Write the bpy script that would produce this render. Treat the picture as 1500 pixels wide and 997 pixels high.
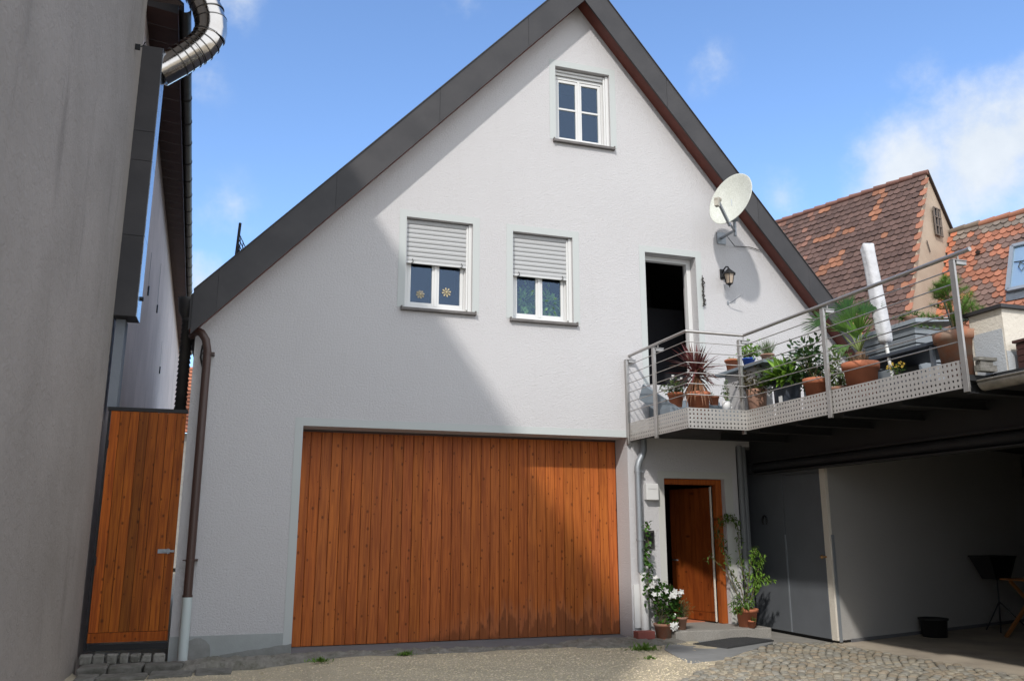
import bpy, math, random
from mathutils import Vector, Matrix, noise
from mathutils.geometry import tessellate_polygon

for o in list(bpy.data.objects):
    bpy.data.objects.remove(o)
rad = math.radians
rnd = random.Random(11)
C = bpy.context.scene.collection
scene = bpy.context.scene

# ------------------------------------------------------------------ camera
YAW, PITCH = rad(17.97), rad(12.7635)
cd = bpy.data.cameras.new('camera')
cam = bpy.data.objects.new('camera', cd)
C.objects.link(cam)
cam.location = (-1.8031, -11.492, 1.5)
cam.rotation_euler = (math.pi / 2 + PITCH, 0, -YAW)
cd.sensor_fit = 'HORIZONTAL'
cd.sensor_width = 36
cd.lens = 29.552
cd.clip_start = 0.05
cd.clip_end = 2000
scene.camera = cam

# ------------------------------------------------------------------ light and sky
SUN_TO = Vector((-0.723, -1.0, 1.02)).normalized()
SUN_EL = math.asin(SUN_TO.z)
SUN_ROT = math.atan2(SUN_TO.x, SUN_TO.y)
scene.view_settings.view_transform = 'Standard'
scene.view_settings.look = 'None'
scene.view_settings.exposure = 0.65
scene.view_settings.gamma = 1
SKY_STRENGTH = 0.15
SUN_STRENGTH = 2.0

w = bpy.data.worlds.new('World')
scene.world = w
w.use_nodes = True
nt = w.node_tree
nt.nodes.clear()
N = nt.nodes.new
L = nt.links.new


def wmath(op, a, b=None, clamp=False):
    n = N('ShaderNodeMath')
    n.operation = op
    n.use_clamp = clamp
    for i, v in enumerate((a, b)):
        if v is None:
            continue
        if isinstance(v, (int, float)):
            n.inputs[i].default_value = v
        else:
            L(v, n.inputs[i])
    return n.outputs[0]


sky = N('ShaderNodeTexSky')
sky.sky_type = 'NISHITA'
sky.sun_disc = False
sky.sun_elevation = SUN_EL
sky.sun_rotation = SUN_ROT
sky.altitude = 300
sky.air_density = 1.0
sky.dust_density = 0.6
sky.ozone_density = 3.0
tc = N('ShaderNodeTexCoord')
gen = tc.outputs['Generated']
# soft cumulus: noise pushed up inside a few blobs of sky directions
blobs = [((0.655, 0.650, 0.375), 0.095, 1.05), ((0.700, 0.604, 0.375), 0.105, 1.15), ((0.73, 0.57, 0.385), 0.10, 1.1),
         ((0.645, 0.640, 0.415), 0.055, 0.6), ((0.64, 0.62, 0.452), 0.05, 0.4), ((0.703, 0.568, 0.430), 0.04, 0.35),
         ((0.466, 0.729, 0.501), 0.045, 0.40), ((-0.028, 0.937, 0.347), 0.06, 0.32), ((-0.068, 0.881, 0.469), 0.05, 0.34),
         ((-0.035, 0.839, 0.543), 0.05, 0.38), ((0.203, 0.798, 0.567), 0.04, 0.30), ((-0.056, 0.96, 0.270), 0.05, 0.75),
         ((0.55, 0.73, 0.36), 0.05, 0.3)]
warp = N('ShaderNodeTexNoise')
warp.inputs['Scale'].default_value = 7
warp.inputs['Detail'].default_value = 5
warp.inputs['Roughness'].default_value = 0.62
L(gen, warp.inputs['Vector'])
nz = N('ShaderNodeTexNoise')
nz.inputs['Scale'].default_value = 17
nz.inputs['Detail'].default_value = 9
nz.inputs['Roughness'].default_value = 0.62
L(gen, nz.inputs['Vector'])
total = None
for c, r, s in blobs:
    d = N('ShaderNodeVectorMath')
    d.operation = 'DISTANCE'
    L(gen, d.inputs[0])
    d.inputs[1].default_value = Vector(c).normalized()
    f = wmath('SUBTRACT', 1.0, wmath('DIVIDE', d.outputs['Value'], r), True)
    f = wmath('MULTIPLY', f, s)
    total = f if total is None else wmath('MAXIMUM', total, f)
# unseen clouds added behind the camera to lift the fill light in shade
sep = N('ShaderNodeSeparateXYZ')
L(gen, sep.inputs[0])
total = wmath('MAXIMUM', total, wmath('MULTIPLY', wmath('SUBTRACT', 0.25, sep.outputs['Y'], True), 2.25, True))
dens = wmath('ADD', total, wmath('MULTIPLY', wmath('SUBTRACT', nz.outputs['Fac'], 0.5), 1.05))
dens = wmath('ADD', dens, wmath('MULTIPLY', wmath('SUBTRACT', warp.outputs['Fac'], 0.5), 1.1))
mr = N('ShaderNodeMapRange')
mr.interpolation_type = 'SMOOTHSTEP'
L(dens, mr.inputs['Value'])
mr.inputs['From Min'].default_value = 0.05
mr.inputs['From Max'].default_value = 0.95
mr.inputs['To Max'].default_value = 0.96
near = N('ShaderNodeMapRange')
L(total, near.inputs['Value'])
near.inputs['From Min'].default_value = 0.0
near.inputs['From Max'].default_value = 0.25
mask = wmath('MULTIPLY', mr.outputs[0], near.outputs[0])
tintn = N('ShaderNodeMix')
tintn.data_type = 'RGBA'
tintn.blend_type = 'MULTIPLY'
tintn.inputs['Factor'].default_value = 1.0
L(sky.outputs[0], tintn.inputs['A'])
tintn.inputs['B'].default_value = (1.0, 1.08, 1.18, 1)
mix = N('ShaderNodeMix')
mix.data_type = 'RGBA'
L(mask, mix.inputs['Factor'])
L(tintn.outputs['Result'], mix.inputs['A'])
cc = N('ShaderNodeMix')
cc.data_type = 'RGBA'
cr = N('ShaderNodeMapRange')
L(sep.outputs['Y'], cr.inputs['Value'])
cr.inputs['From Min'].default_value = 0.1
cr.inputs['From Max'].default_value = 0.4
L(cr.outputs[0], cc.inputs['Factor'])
cc.inputs['A'].default_value = (6.3, 6.7, 7.2, 1)      # added rear clouds kept brighter to fill the shade
shd = N('ShaderNodeMix')
shd.data_type = 'RGBA'
L(nz.outputs['Fac'], shd.inputs['Factor'])
shd.inputs['A'].default_value = (2.7, 3.05, 3.5, 1)
shd.inputs['B'].default_value = (4.1, 4.3, 4.5, 1)
L(shd.outputs['Result'], cc.inputs['B'])
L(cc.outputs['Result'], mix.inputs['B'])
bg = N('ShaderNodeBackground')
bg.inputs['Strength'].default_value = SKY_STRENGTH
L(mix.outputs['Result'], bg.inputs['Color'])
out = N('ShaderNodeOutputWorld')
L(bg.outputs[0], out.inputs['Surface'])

sd = bpy.data.lights.new('sun', 'SUN')
sd.energy = SUN_STRENGTH
sd.angle = rad(1.9)
sd.color = (1.0, 0.955, 0.89)
sun = bpy.data.objects.new('sun', sd)
C.objects.link(sun)
sun.rotation_euler = SUN_TO.to_track_quat('Z', 'Y').to_euler()
sun.location = (-20, -25, 30)


# ------------------------------------------------------------------ materials
MATS = {}


def pbr(name, col, rough=0.7, metal=0.0, var=None, bump=None, tint=False, spec=0.5, var2=None, stretch=None):
    """var = (scale, amount, second colour); bump = (scale, distance); tint multiplies the mesh colour attribute"""
    if name in MATS:
        return MATS[name]
    m = bpy.data.materials.new(name)
    m.use_nodes = True
    t = m.node_tree
    n = t.nodes
    l = t.links
    b = n['Principled BSDF']
    b.inputs['Roughness'].default_value = rough
    b.inputs['Metallic'].default_value = metal
    b.inputs['Specular IOR Level'].default_value = spec
    b.inputs['Base Color'].default_value = (*col, 1)
    tcn = n.new('ShaderNodeTexCoord')
    vec = tcn.outputs['Object']
    if stretch:
        mp = n.new('ShaderNodeMapping')
        mp.inputs['Scale'].default_value = stretch
        l.new(vec, mp.inputs['Vector'])
        svec = mp.outputs[0]
    else:
        svec = vec
    cur = None
    for k, v in enumerate((var, var2)):
        if not v:
            continue
        nn = n.new('ShaderNodeTexNoise')
        nn.inputs['Scale'].default_value = v[0]
        nn.inputs['Detail'].default_value = 6
        nn.inputs['Roughness'].default_value = 0.6
        l.new(svec, nn.inputs['Vector'])
        r = n.new('ShaderNodeMapRange')
        r.inputs['From Min'].default_value = 0.5 - 0.5 / v[3] if len(v) > 3 else 0.35
        r.inputs['From Max'].default_value = 0.5 + 0.5 / v[3] if len(v) > 3 else 0.65
        r.inputs['To Max'].default_value = v[1]
        l.new(nn.outputs['Fac'], r.inputs['Value'])
        mx = n.new('ShaderNodeMix')
        mx.data_type = 'RGBA'
        l.new(r.outputs[0], mx.inputs['Factor'])
        if cur is None:
            mx.inputs['A'].default_value = (*col, 1)
        else:
            l.new(cur, mx.inputs['A'])
        mx.inputs['B'].default_value = (*v[2], 1)
        cur = mx.outputs['Result']
    if tint:
        at = n.new('ShaderNodeVertexColor')
        at.layer_name = 'tint'
        mx = n.new('ShaderNodeMix')
        mx.data_type = 'RGBA'
        mx.blend_type = 'MULTIPLY'
        mx.inputs['Factor'].default_value = 1
        if cur is None:
            mx.inputs['A'].default_value = (*col, 1)
        else:
            l.new(cur, mx.inputs['A'])
        l.new(at.outputs['Color'], mx.inputs['B'])
        cur = mx.outputs['Result']
    if cur is not None:
        l.new(cur, b.inputs['Base Color'])
    if bump:
        nn = n.new('ShaderNodeTexNoise')
        nn.inputs['Scale'].default_value = bump[0]
        nn.inputs['Detail'].default_value = 4
        l.new(svec if len(bump) > 2 else vec, nn.inputs['Vector'])
        bp = n.new('ShaderNodeBump')
        bp.inputs['Strength'].default_value = 1.0
        bp.inputs['Distance'].default_value = bump[1]
        l.new(nn.outputs['Fac'], bp.inputs['Height'])
        l.new(bp.outputs[0], b.inputs['Normal'])
    MATS[name] = m
    return m


def add_streaks(m, scale, zs, amount, col, lo=0.55, hi=0.75):
    """weather streaks: noise stretched along the vertical"""
    t = m.node_tree
    n = t.nodes
    l = t.links
    b = n['Principled BSDF']
    inp = b.inputs['Base Color']
    tcn = n.new('ShaderNodeTexCoord')
    mp = n.new('ShaderNodeMapping')
    mp.inputs['Scale'].default_value = (scale, scale, zs)
    l.new(tcn.outputs['Object'], mp.inputs['Vector'])
    nn = n.new('ShaderNodeTexNoise')
    nn.inputs['Scale'].default_value = 1
    nn.inputs['Detail'].default_value = 7
    nn.inputs['Roughness'].default_value = 0.65
    l.new(mp.outputs[0], nn.inputs['Vector'])
    r = n.new('ShaderNodeMapRange')
    r.interpolation_type = 'SMOOTHSTEP'
    r.inputs['From Min'].default_value = lo
    r.inputs['From Max'].default_value = hi
    r.inputs['To Max'].default_value = amount
    l.new(nn.outputs['Fac'], r.inputs['Value'])
    mx = n.new('ShaderNodeMix')
    mx.data_type = 'RGBA'
    l.new(r.outputs[0], mx.inputs['Factor'])
    if inp.is_linked:
        l.new(inp.links[0].from_socket, mx.inputs['A'])
    else:
        mx.inputs['A'].default_value = inp.default_value
    mx.inputs['B'].default_value = (*col, 1)
    l.new(mx.outputs['Result'], inp)
    return m


def wood(name, base, dark, stain=None):
    """vertical boards: grain, knots; the tint attribute varies board by board"""
    m = bpy.data.materials.new(name)
    m.use_nodes = True
    t = m.node_tree
    n = t.nodes
    l = t.links
    b = n['Principled BSDF']
    b.inputs['Roughness'].default_value = 0.5
    b.inputs['Specular IOR Level'].default_value = 0.18
    tcn = n.new('ShaderNodeTexCoord')
    at = n.new('ShaderNodeVertexColor')
    at.layer_name = 'tint'
    # shift grain per board by its tint
    sh = n.new('ShaderNodeVectorMath')
    sh.operation = 'MULTIPLY_ADD'
    l.new(at.outputs['Color'], sh.inputs[0])
    sh.inputs[1].default_value = (0, 37, 61)
    l.new(tcn.outputs['Object'], sh.inputs[2])
    mp = n.new('ShaderNodeMapping')
    mp.inputs['Scale'].default_value = (38, 1, 1.6)
    l.new(sh.outputs[0], mp.inputs['Vector'])
    g = n.new('ShaderNodeTexNoise')
    g.inputs['Scale'].default_value = 1
    g.inputs['Detail'].default_value = 6
    g.inputs['Distortion'].default_value = 0.8
    l.new(mp.outputs[0], g.inputs['Vector'])
    r = n.new('ShaderNodeMapRange')
    r.inputs['From Min'].default_value = 0.38
    r.inputs['From Max'].default_value = 0.64
    r.inputs['To Max'].default_value = 0.95
    l.new(g.outputs['Fac'], r.inputs['Value'])
    mx = n.new('ShaderNodeMix')
    mx.data_type = 'RGBA'
    l.new(r.outputs[0], mx.inputs['Factor'])
    mx.inputs['A'].default_value = (*base, 1)
    mx.inputs['B'].default_value = (*dark, 1)
    # knots
    sxz = n.new('ShaderNodeSeparateXYZ')
    l.new(sh.outputs[0], sxz.inputs[0])
    cxz = n.new('ShaderNodeCombineXYZ')
    l.new(sxz.outputs['X'], cxz.inputs['X'])
    l.new(sxz.outputs['Z'], cxz.inputs['Y'])
    mk = n.new('ShaderNodeMapping')
    mk.inputs['Scale'].default_value = (6.6, 4.6, 1)
    l.new(cxz.outputs[0], mk.inputs['Vector'])
    vo = n.new('ShaderNodeTexVoronoi')
    vo.voronoi_dimensions = '2D'
    vo.inputs['Scale'].default_value = 1
    vo.inputs['Randomness'].default_value = 1
    l.new(mk.outputs[0], vo.inputs['Vector'])
    rk = n.new('ShaderNodeMapRange')
    rk.interpolation_type = 'SMOOTHSTEP'
    rk.inputs['From Min'].default_value = 0.035
    rk.inputs['From Max'].default_value = 0.105
    rk.inputs['To Min'].default_value = 0.8
    rk.inputs['To Max'].default_value = 0.0
    kc = n.new('ShaderNodeSeparateColor')
    l.new(vo.outputs['Color'], kc.inputs[0])
    kr = n.new('ShaderNodeMapRange')
    kr.inputs['To Min'].default_value = 0.25
    kr.inputs['To Max'].default_value = 1.5
    l.new(kc.outputs[0], kr.inputs['Value'])
    kd = n.new('ShaderNodeMath')
    kd.operation = 'DIVIDE'
    l.new(vo.outputs['Distance'], kd.inputs[0])
    l.new(kr.outputs[0], kd.inputs[1])
    l.new(kd.outputs[0], rk.inputs['Value'])
    mx2 = n.new('ShaderNodeMix')
    mx2.data_type = 'RGBA'
    l.new(rk.outputs[0], mx2.inputs['Factor'])
    l.new(mx.outputs['Result'], mx2.inputs['A'])
    mx2.inputs['B'].default_value = (dark[0] * 0.35, dark[1] * 0.35, dark[2] * 0.4, 1)
    mt = n.new('ShaderNodeMix')
    mt.data_type = 'RGBA'
    mt.blend_type = 'MULTIPLY'
    mt.inputs['Factor'].default_value = 1
    l.new(mx2.outputs['Result'], mt.inputs['A'])
    l.new(at.outputs['Color'], mt.inputs['B'])
    cur = mt.outputs['Result']
    # broad patches where the varnish has faded
    pn = n.new('ShaderNodeTexNoise')
    pn.inputs['Scale'].default_value = 0.9
    pn.inputs['Detail'].default_value = 3
    l.new(tcn.outputs['Object'], pn.inputs['Vector'])
    pr_ = n.new('ShaderNodeMapRange')
    pr_.inputs['From Min'].default_value = 0.4
    pr_.inputs['From Max'].default_value = 0.7
    pr_.inputs['To Max'].default_value = 0.35
    l.new(pn.outputs['Fac'], pr_.inputs['Value'])
    m5 = n.new('ShaderNodeMix')
    m5.data_type = 'RGBA'
    l.new(pr_.outputs[0], m5.inputs['Factor'])
    l.new(cur, m5.inputs['A'])
    m5.inputs['B'].default_value = (base[0] * 0.62, base[1] * 0.6, base[2] * 0.9, 1)
    cur = m5.outputs['Result']
    if stain:
        # damp stain along the foot of the gate with a ragged upper edge, greyish bloom above it
        sx = n.new('ShaderNodeSeparateXYZ')
        l.new(tcn.outputs['Object'], sx.inputs[0])
        ms = n.new('ShaderNodeMapping')
        ms.inputs['Scale'].default_value = (13, 1, 2.2)
        l.new(tcn.outputs['Object'], ms.inputs['Vector'])
        ns = n.new('ShaderNodeTexNoise')
        ns.inputs['Scale'].default_value = 1
        ns.inputs['Detail'].default_value = 5
        l.new(ms.outputs[0], ns.inputs['Vector'])

        def M(op, a, b_=None, clamp=False):
            q = n.new('ShaderNodeMath')
            q.operation = op
            q.use_clamp = clamp
            for i, v in enumerate((a, b_)):
                if v is None:
                    continue
                if isinstance(v, (int, float)):
                    q.inputs[i].default_value = v
                else:
                    l.new(v, q.inputs[i])
            return q.outputs[0]
        side = M('DIVIDE', M('SUBTRACT', sx.outputs['X'], stain[0]), stain[1] - stain[0], True)
        h = M('MULTIPLY', M('ADD', M('MULTIPLY', ns.outputs['Fac'], 1.0), -0.20), side)
        damp = M('MULTIPLY', M('SUBTRACT', h, sx.outputs['Z']), 14, True)
        bloom = M('MULTIPLY', M('SUBTRACT', M('ADD', h, 0.22), sx.outputs['Z']), 4, True)
        m3 = n.new('ShaderNodeMix')
        m3.data_type = 'RGBA'
        l.new(M('MULTIPLY', M('MULTIPLY', bloom, side), 0.35), m3.inputs['Factor'])
        l.new(cur, m3.inputs['A'])
        m3.inputs['B'].default_value = (0.36, 0.15, 0.085, 1)
        m4 = n.new('ShaderNodeMix')
        m4.data_type = 'RGBA'
        l.new(M('MULTIPLY', damp, 0.55), m4.inputs['Factor'])
        l.new(m3.outputs['Result'], m4.inputs['A'])
        m4.inputs['B'].default_value = (0.115, 0.032, 0.008, 1)
        cur = m4.outputs['Result']
    l.new(cur, b.inputs['Base Color'])
    bp = n.new('ShaderNodeBump')
    bp.inputs['Distance'].default_value = 0.0012
    l.new(g.outputs['Fac'], bp.inputs['Height'])
    l.new(bp.outputs[0], b.inputs['Normal'])
    MATS[name] = m
    return m


def stucco(name, col, dirt, grain=75, dist=0.006, rough=0.92, dirt_amt=0.35):
    m = pbr(name, col, rough, var=(0.7, dirt_amt, dirt), bump=None, spec=0.2)
    t = m.node_tree
    n = t.nodes
    l = t.links
    b = n['Principled BSDF']
    tcn = n.new('ShaderNodeTexCoord')
    rot = n.new('ShaderNodeMapping')
    rot.inputs['Rotation'].default_value = (0.61, 0.47, 0.83)     # keeps the noise lattice off the wall plane
    l.new(tcn.outputs['Object'], rot.inputs['Vector'])
    nn = n.new('ShaderNodeTexNoise')
    nn.inputs['Scale'].default_value = grain * 0.42
    nn.inputs['Detail'].default_value = 4
    nn.inputs['Roughness'].default_value = 0.7
    nn.inputs['Distortion'].default_value = 0.6
    l.new(rot.outputs[0], nn.inputs['Vector'])
    ad = n.new('ShaderNodeMath')
    ad.operation = 'MULTIPLY'
    ad.inputs[1].default_value = 1.6
    l.new(nn.outputs['Fac'], ad.inputs[0])
    bp = n.new('ShaderNodeBump')
    bp.inputs['Distance'].default_value = dist
    l.new(ad.outputs[0], bp.inputs['Height'])
    l.new(bp.outputs[0], b.inputs['Normal'])
    return m


M_WALL = stucco('white_render', (0.540, 0.530, 0.540), (0.505, 0.492, 0.50), 105, 0.0075)
add_streaks(M_WALL, 4.5, 0.22, 0.22, (0.42, 0.405, 0.40), 0.56, 0.80)
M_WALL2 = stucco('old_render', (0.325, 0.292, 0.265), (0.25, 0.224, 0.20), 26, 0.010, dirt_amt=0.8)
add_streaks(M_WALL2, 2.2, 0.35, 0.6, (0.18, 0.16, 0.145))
M_WALL3 = stucco('far_render', (0.70, 0.60, 0.56), (0.48, 0.41, 0.38), 20, 0.006, dirt_amt=0.6)
add_streaks(M_WALL3, 3.0, 0.4, 0.7, (0.3, 0.26, 0.24))
M_TRIM = pbr('pale_trim', (0.468, 0.492, 0.488), 0.8, bump=(180, 0.0008))
M_PLINTH = pbr('plinth_paint', (0.36, 0.385, 0.385), 0.8, var=(2.5, 0.6, (0.27, 0.285, 0.28)), bump=(60, 0.002))
M_CREAM = stucco('cream_render', (0.66, 0.61, 0.53), (0.55, 0.50, 0.43), 70, 0.006)
M_SHED = stucco('shed_render', (0.45, 0.44, 0.425), (0.38, 0.37, 0.355), 90, 0.004)
M_BEIGE = pbr('beige_plaster', (0.46, 0.37, 0.285), 0.9, var=(1.2, 0.6, (0.33, 0.25, 0.19)), bump=(30, 0.006))
M_SLATE = pbr('anthracite_cladding', (0.030, 0.0285, 0.031), 0.5, var=(1.6, 0.5, (0.060, 0.056, 0.058)), bump=(14, 0.001), tint=True, spec=0.4)
add_streaks(M_SLATE, 14, 14, 0.35, (0.12, 0.12, 0.12), 0.70, 0.78)
M_SOFFIT = pbr('redbrown_wood', (0.15, 0.035, 0.022), 0.6, var=(6, 0.6, (0.09, 0.022, 0.015)), bump=(40, 0.001))
M_DKWOOD = pbr('dark_eave_wood', (0.055, 0.018, 0.014), 0.7, var=(4, 0.6, (0.03, 0.012, 0.01)), bump=(30, 0.002))
M_GUTTER = pbr('dark_gutter', (0.035, 0.033, 0.033), 0.5, metal=0.3, var=(5, 0.5, (0.06, 0.055, 0.05)), bump=(9, 0.004))
M_BROWN = pbr('brown_pipe', (0.065, 0.035, 0.028), 0.42, var=(6, 0.4, (0.05, 0.03, 0.025)))
M_ZINC = pbr('zinc', (0.30, 0.32, 0.345), 0.5, metal=0.45, var=(7, 0.6, (0.25, 0.28, 0.31)), bump=(20, 0.0008))
M_GALV = pbr('galvanised_plate', (0.52, 0.50, 0.475), 0.45, metal=0.55, var=(9, 0.5, (0.42, 0.40, 0.385)), bump=(40, 0.0004))
M_RAIL = pbr('grey_rail', (0.42, 0.40, 0.385), 0.35, metal=0.7, var=(6, 0.5, (0.33, 0.32, 0.31)))
M_STEEL = pbr('flue_steel', (0.62, 0.58, 0.54), 0.16, metal=1.0, var=(5, 0.5, (0.5, 0.45, 0.40)), bump=(6, 0.003))
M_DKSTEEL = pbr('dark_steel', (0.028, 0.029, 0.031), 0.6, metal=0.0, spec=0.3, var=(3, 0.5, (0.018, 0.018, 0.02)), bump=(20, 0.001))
M_WHITE = pbr('white_plastic', (0.66, 0.66, 0.655), 0.35, spec=0.3)
M_SHUT = pbr('shutter_plastic', (0.44, 0.445, 0.45), 0.5, tint=True)
M_SILL = pbr('dark_sill', (0.10, 0.092, 0.088), 0.6, var=(8, 0.6, (0.17, 0.155, 0.15)), bump=(60, 0.002))
M_BLACK = pbr('black', (0.012, 0.012, 0.013), 0.6)
M_IRON = pbr('black_iron', (0.02, 0.02, 0.022), 0.5, metal=0.4)
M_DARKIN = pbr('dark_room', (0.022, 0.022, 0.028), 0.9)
M_DOORGREY = pbr('grey_boards', (0.125, 0.135, 0.15), 0.6, var=(2.5, 0.5, (0.10, 0.108, 0.12)), bump=(90, 0.0006))
M_CONC = pbr('concrete', (0.26, 0.25, 0.23), 0.9, var=(3.5, 0.8, (0.17, 0.16, 0.145)), bump=(45, 0.003), var2=(18, 0.4, (0.33, 0.31, 0.28)))
M_CARFLOOR = pbr('carport_floor', (0.44, 0.38, 0.30), 0.9, var=(1.4, 0.7, (0.20, 0.17, 0.14)), bump=(30, 0.002), var2=(7, 0.4, (0.42, 0.36, 0.28)))
M_SLAB = pbr('grey_slab', (0.24, 0.245, 0.245), 0.85, var=(4, 0.6, (0.18, 0.18, 0.175)), bump=(80, 0.0015))
M_SILLC = pbr('grey_apron', (0.155, 0.158, 0.17), 0.85, var=(3, 0.7, (0.12, 0.12, 0.125)), bump=(60, 0.001))
M_MORTAR = pbr('mossy_mortar', (0.20, 0.185, 0.165), 0.95, var=(5, 0.9, (0.075, 0.075, 0.05), 3.2), bump=(28, 0.02), var2=(26, 0.5, (0.30, 0.28, 0.25), 2.5))
M_STONE = pbr('old_stone', (0.19, 0.18, 0.165), 0.95, var=(9, 0.8, (0.09, 0.088, 0.07)), bump=(30, 0.012), tint=True)
M_GRANITE = pbr('granite_step', (0.36, 0.34, 0.31), 0.85, var=(60, 0.8, (0.16, 0.15, 0.135), 2.2), bump=(60, 0.006), var2=(4, 0.5, (0.22, 0.21, 0.19)))
M_COBBLE = pbr('cobble', (0.27, 0.25, 0.205), 0.85, var=(14, 0.6, (0.20, 0.185, 0.165)), bump=(60, 0.004), tint=True)
M_JOINT = pbr('joint_sand', (0.10, 0.088, 0.07), 0.98, var=(9, 0.7, (0.05, 0.055, 0.035)), bump=(90, 0.006))
M_GRAVEL = pbr('gravel_ground', (0.58, 0.50, 0.36), 0.95, var=(1.3, 0.8, (0.44, 0.38, 0.275)), bump=(60, 0.015), var2=(45, 0.5, (0.26, 0.22, 0.16), 3))
M_PEBBLE = pbr('pebble', (0.62, 0.55, 0.42), 0.9, tint=True)
M_TERRA = pbr('terracotta', (0.50, 0.17, 0.085), 0.8, var=(6, 0.6, (0.40, 0.14, 0.075)), bump=(70, 0.001))
M_TERRA_OLD = pbr('weathered_terracotta', (0.36, 0.15, 0.085), 0.9, var=(7, 0.9, (0.30, 0.22, 0.17)), bump=(50, 0.002))
M_PINKPOT = pbr('pinkish_pot', (0.36, 0.20, 0.14), 0.85, var=(6, 0.6, (0.28, 0.17, 0.13)), bump=(50, 0.002))
M_GREYPOT = pbr('charcoal_pot', (0.045, 0.055, 0.075), 0.55, var=(5, 0.4, (0.06, 0.07, 0.09)))
M_SOIL = pbr('soil', (0.035, 0.024, 0.016), 1.0, bump=(60, 0.01))
M_STEM = pbr('stem', (0.12, 0.10, 0.045), 0.8)
M_BARK = pbr('brown_stem', (0.16, 0.10, 0.06), 0.9, bump=(60, 0.004))
M_TILE = pbr('roof_tile', (1, 1, 1), 0.85, tint=True, bump=(40, 0.003))
M_TILEGAP = pbr('under_tiles', (0.03, 0.018, 0.014), 0.95)
M_CLOTH = pbr('white_canvas', (0.52, 0.52, 0.54), 0.9, bump=(9, 0.02))
M_RUBBER = pbr('rubber_mat', (0.035, 0.036, 0.038), 0.85, var=(30, 0.5, (0.06, 0.06, 0.062)), bump=(160, 0.004))
M_BLUEGREY = pbr('bluegrey_boards', (0.20, 0.24, 0.28), 0.6, var=(6, 0.5, (0.15, 0.18, 0.21)))
M_DISH = pbr('dish_enamel', (0.66, 0.68, 0.63), 0.45, var=(7, 0.5, (0.56, 0.58, 0.52)), var2=(55, 0.35, (0.30, 0.30, 0.25), 5))
M_LNB = pbr('lnb_plastic', (0.42, 0.39, 0.33), 0.6)
M_LAMPGLASS = pbr('lantern_glass', (0.45, 0.36, 0.28), 0.25)
M_BRICK = pbr('red_brick', (0.25, 0.075, 0.06), 0.9, bump=(60, 0.003))
M_TABLEWOOD = pbr('varnished_wood', (0.32, 0.13, 0.04), 0.4)
M_WGARAGE = wood('garage_boards', (0.49, 0.138, 0.030), (0.28, 0.070, 0.017), stain=(-2.3, -0.7))
M_WGATE = wood('gate_boards', (0.37, 0.098, 0.012), (0.19, 0.042, 0.007))
M_WDOOR = wood('door_boards', (0.42, 0.11, 0.02), (0.27, 0.062, 0.012))


def leafmat(name, col, rough=0.5, trans=0.35):
    m = bpy.data.materials.new(name)
    m.use_nodes = True
    n = m.node_tree.nodes
    l = m.node_tree.links
    b = n['Principled BSDF']
    b.inputs['Roughness'].default_value = rough
    at = n.new('ShaderNodeVertexColor')
    at.layer_name = 'tint'
    mx = n.new('ShaderNodeMix')
    mx.data_type = 'RGBA'
    mx.blend_type = 'MULTIPLY'
    mx.inputs['Factor'].default_value = 1
    mx.inputs['A'].default_value = (*col, 1)
    l.new(at.outputs['Color'], mx.inputs['B'])
    l.new(mx.outputs['Result'], b.inputs['Base Color'])
    tr = n.new('ShaderNodeBsdfTranslucent')
    l.new(mx.outputs['Result'], tr.inputs['Color'])
    ms = n.new('ShaderNodeMixShader')
    ms.inputs[0].default_value = trans
    l.new(b.outputs[0], ms.inputs[1])
    l.new(tr.outputs[0], ms.inputs[2])
    l.new(ms.outputs[0], n['Material Output'].inputs[0])
    MATS[name] = m
    return m


M_LEAF = leafmat('green_leaf', (0.10, 0.19, 0.035))
M_LEAFD = leafmat('dark_leaf', (0.045, 0.09, 0.03), 0.35)
M_LEAFB = leafmat('bright_leaf', (0.20, 0.36, 0.06))
M_LEAFG = leafmat('greygreen_leaf', (0.13, 0.18, 0.08))
M_LEAFR = leafmat('purple_leaf', (0.15, 0.05, 0.05), 0.35)
M_PETAL = leafmat('white_petal', (0.80, 0.80, 0.78), 0.6)
M_YELLOW = leafmat('yellow_petal', (0.45, 0.30, 0.03), 0.6)


def glassmat(name='window_glass', refl=0.075):
    m = bpy.data.materials.new(name)
    m.use_nodes = True
    n = m.node_tree.nodes
    l = m.node_tree.links
    n.remove(n['Principled BSDF'])
    tr = n.new('ShaderNodeBsdfTransparent')
    tr.inputs[0].default_value = (0.75, 0.8, 0.8, 1)
    gl = n.new('ShaderNodeBsdfGlossy')
    gl.inputs['Roughness'].default_value = 0.01
    gl.inputs['Color'].default_value = (0.5, 0.66, 0.95, 1)
    ms = n.new('ShaderNodeMixShader')
    ms.inputs[0].default_value = refl
    l.new(tr.outputs[0], ms.inputs[1])
    l.new(gl.outputs[0], ms.inputs[2])
    l.new(ms.outputs[0], n['Material Output'].inputs[0])
    return m


M_GLASS = glassmat()
M_SKYLIGHT = glassmat('skylight_glass', 0.35)

# ------------------------------------------------------------------ mesh helpers
ORG = {}


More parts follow.
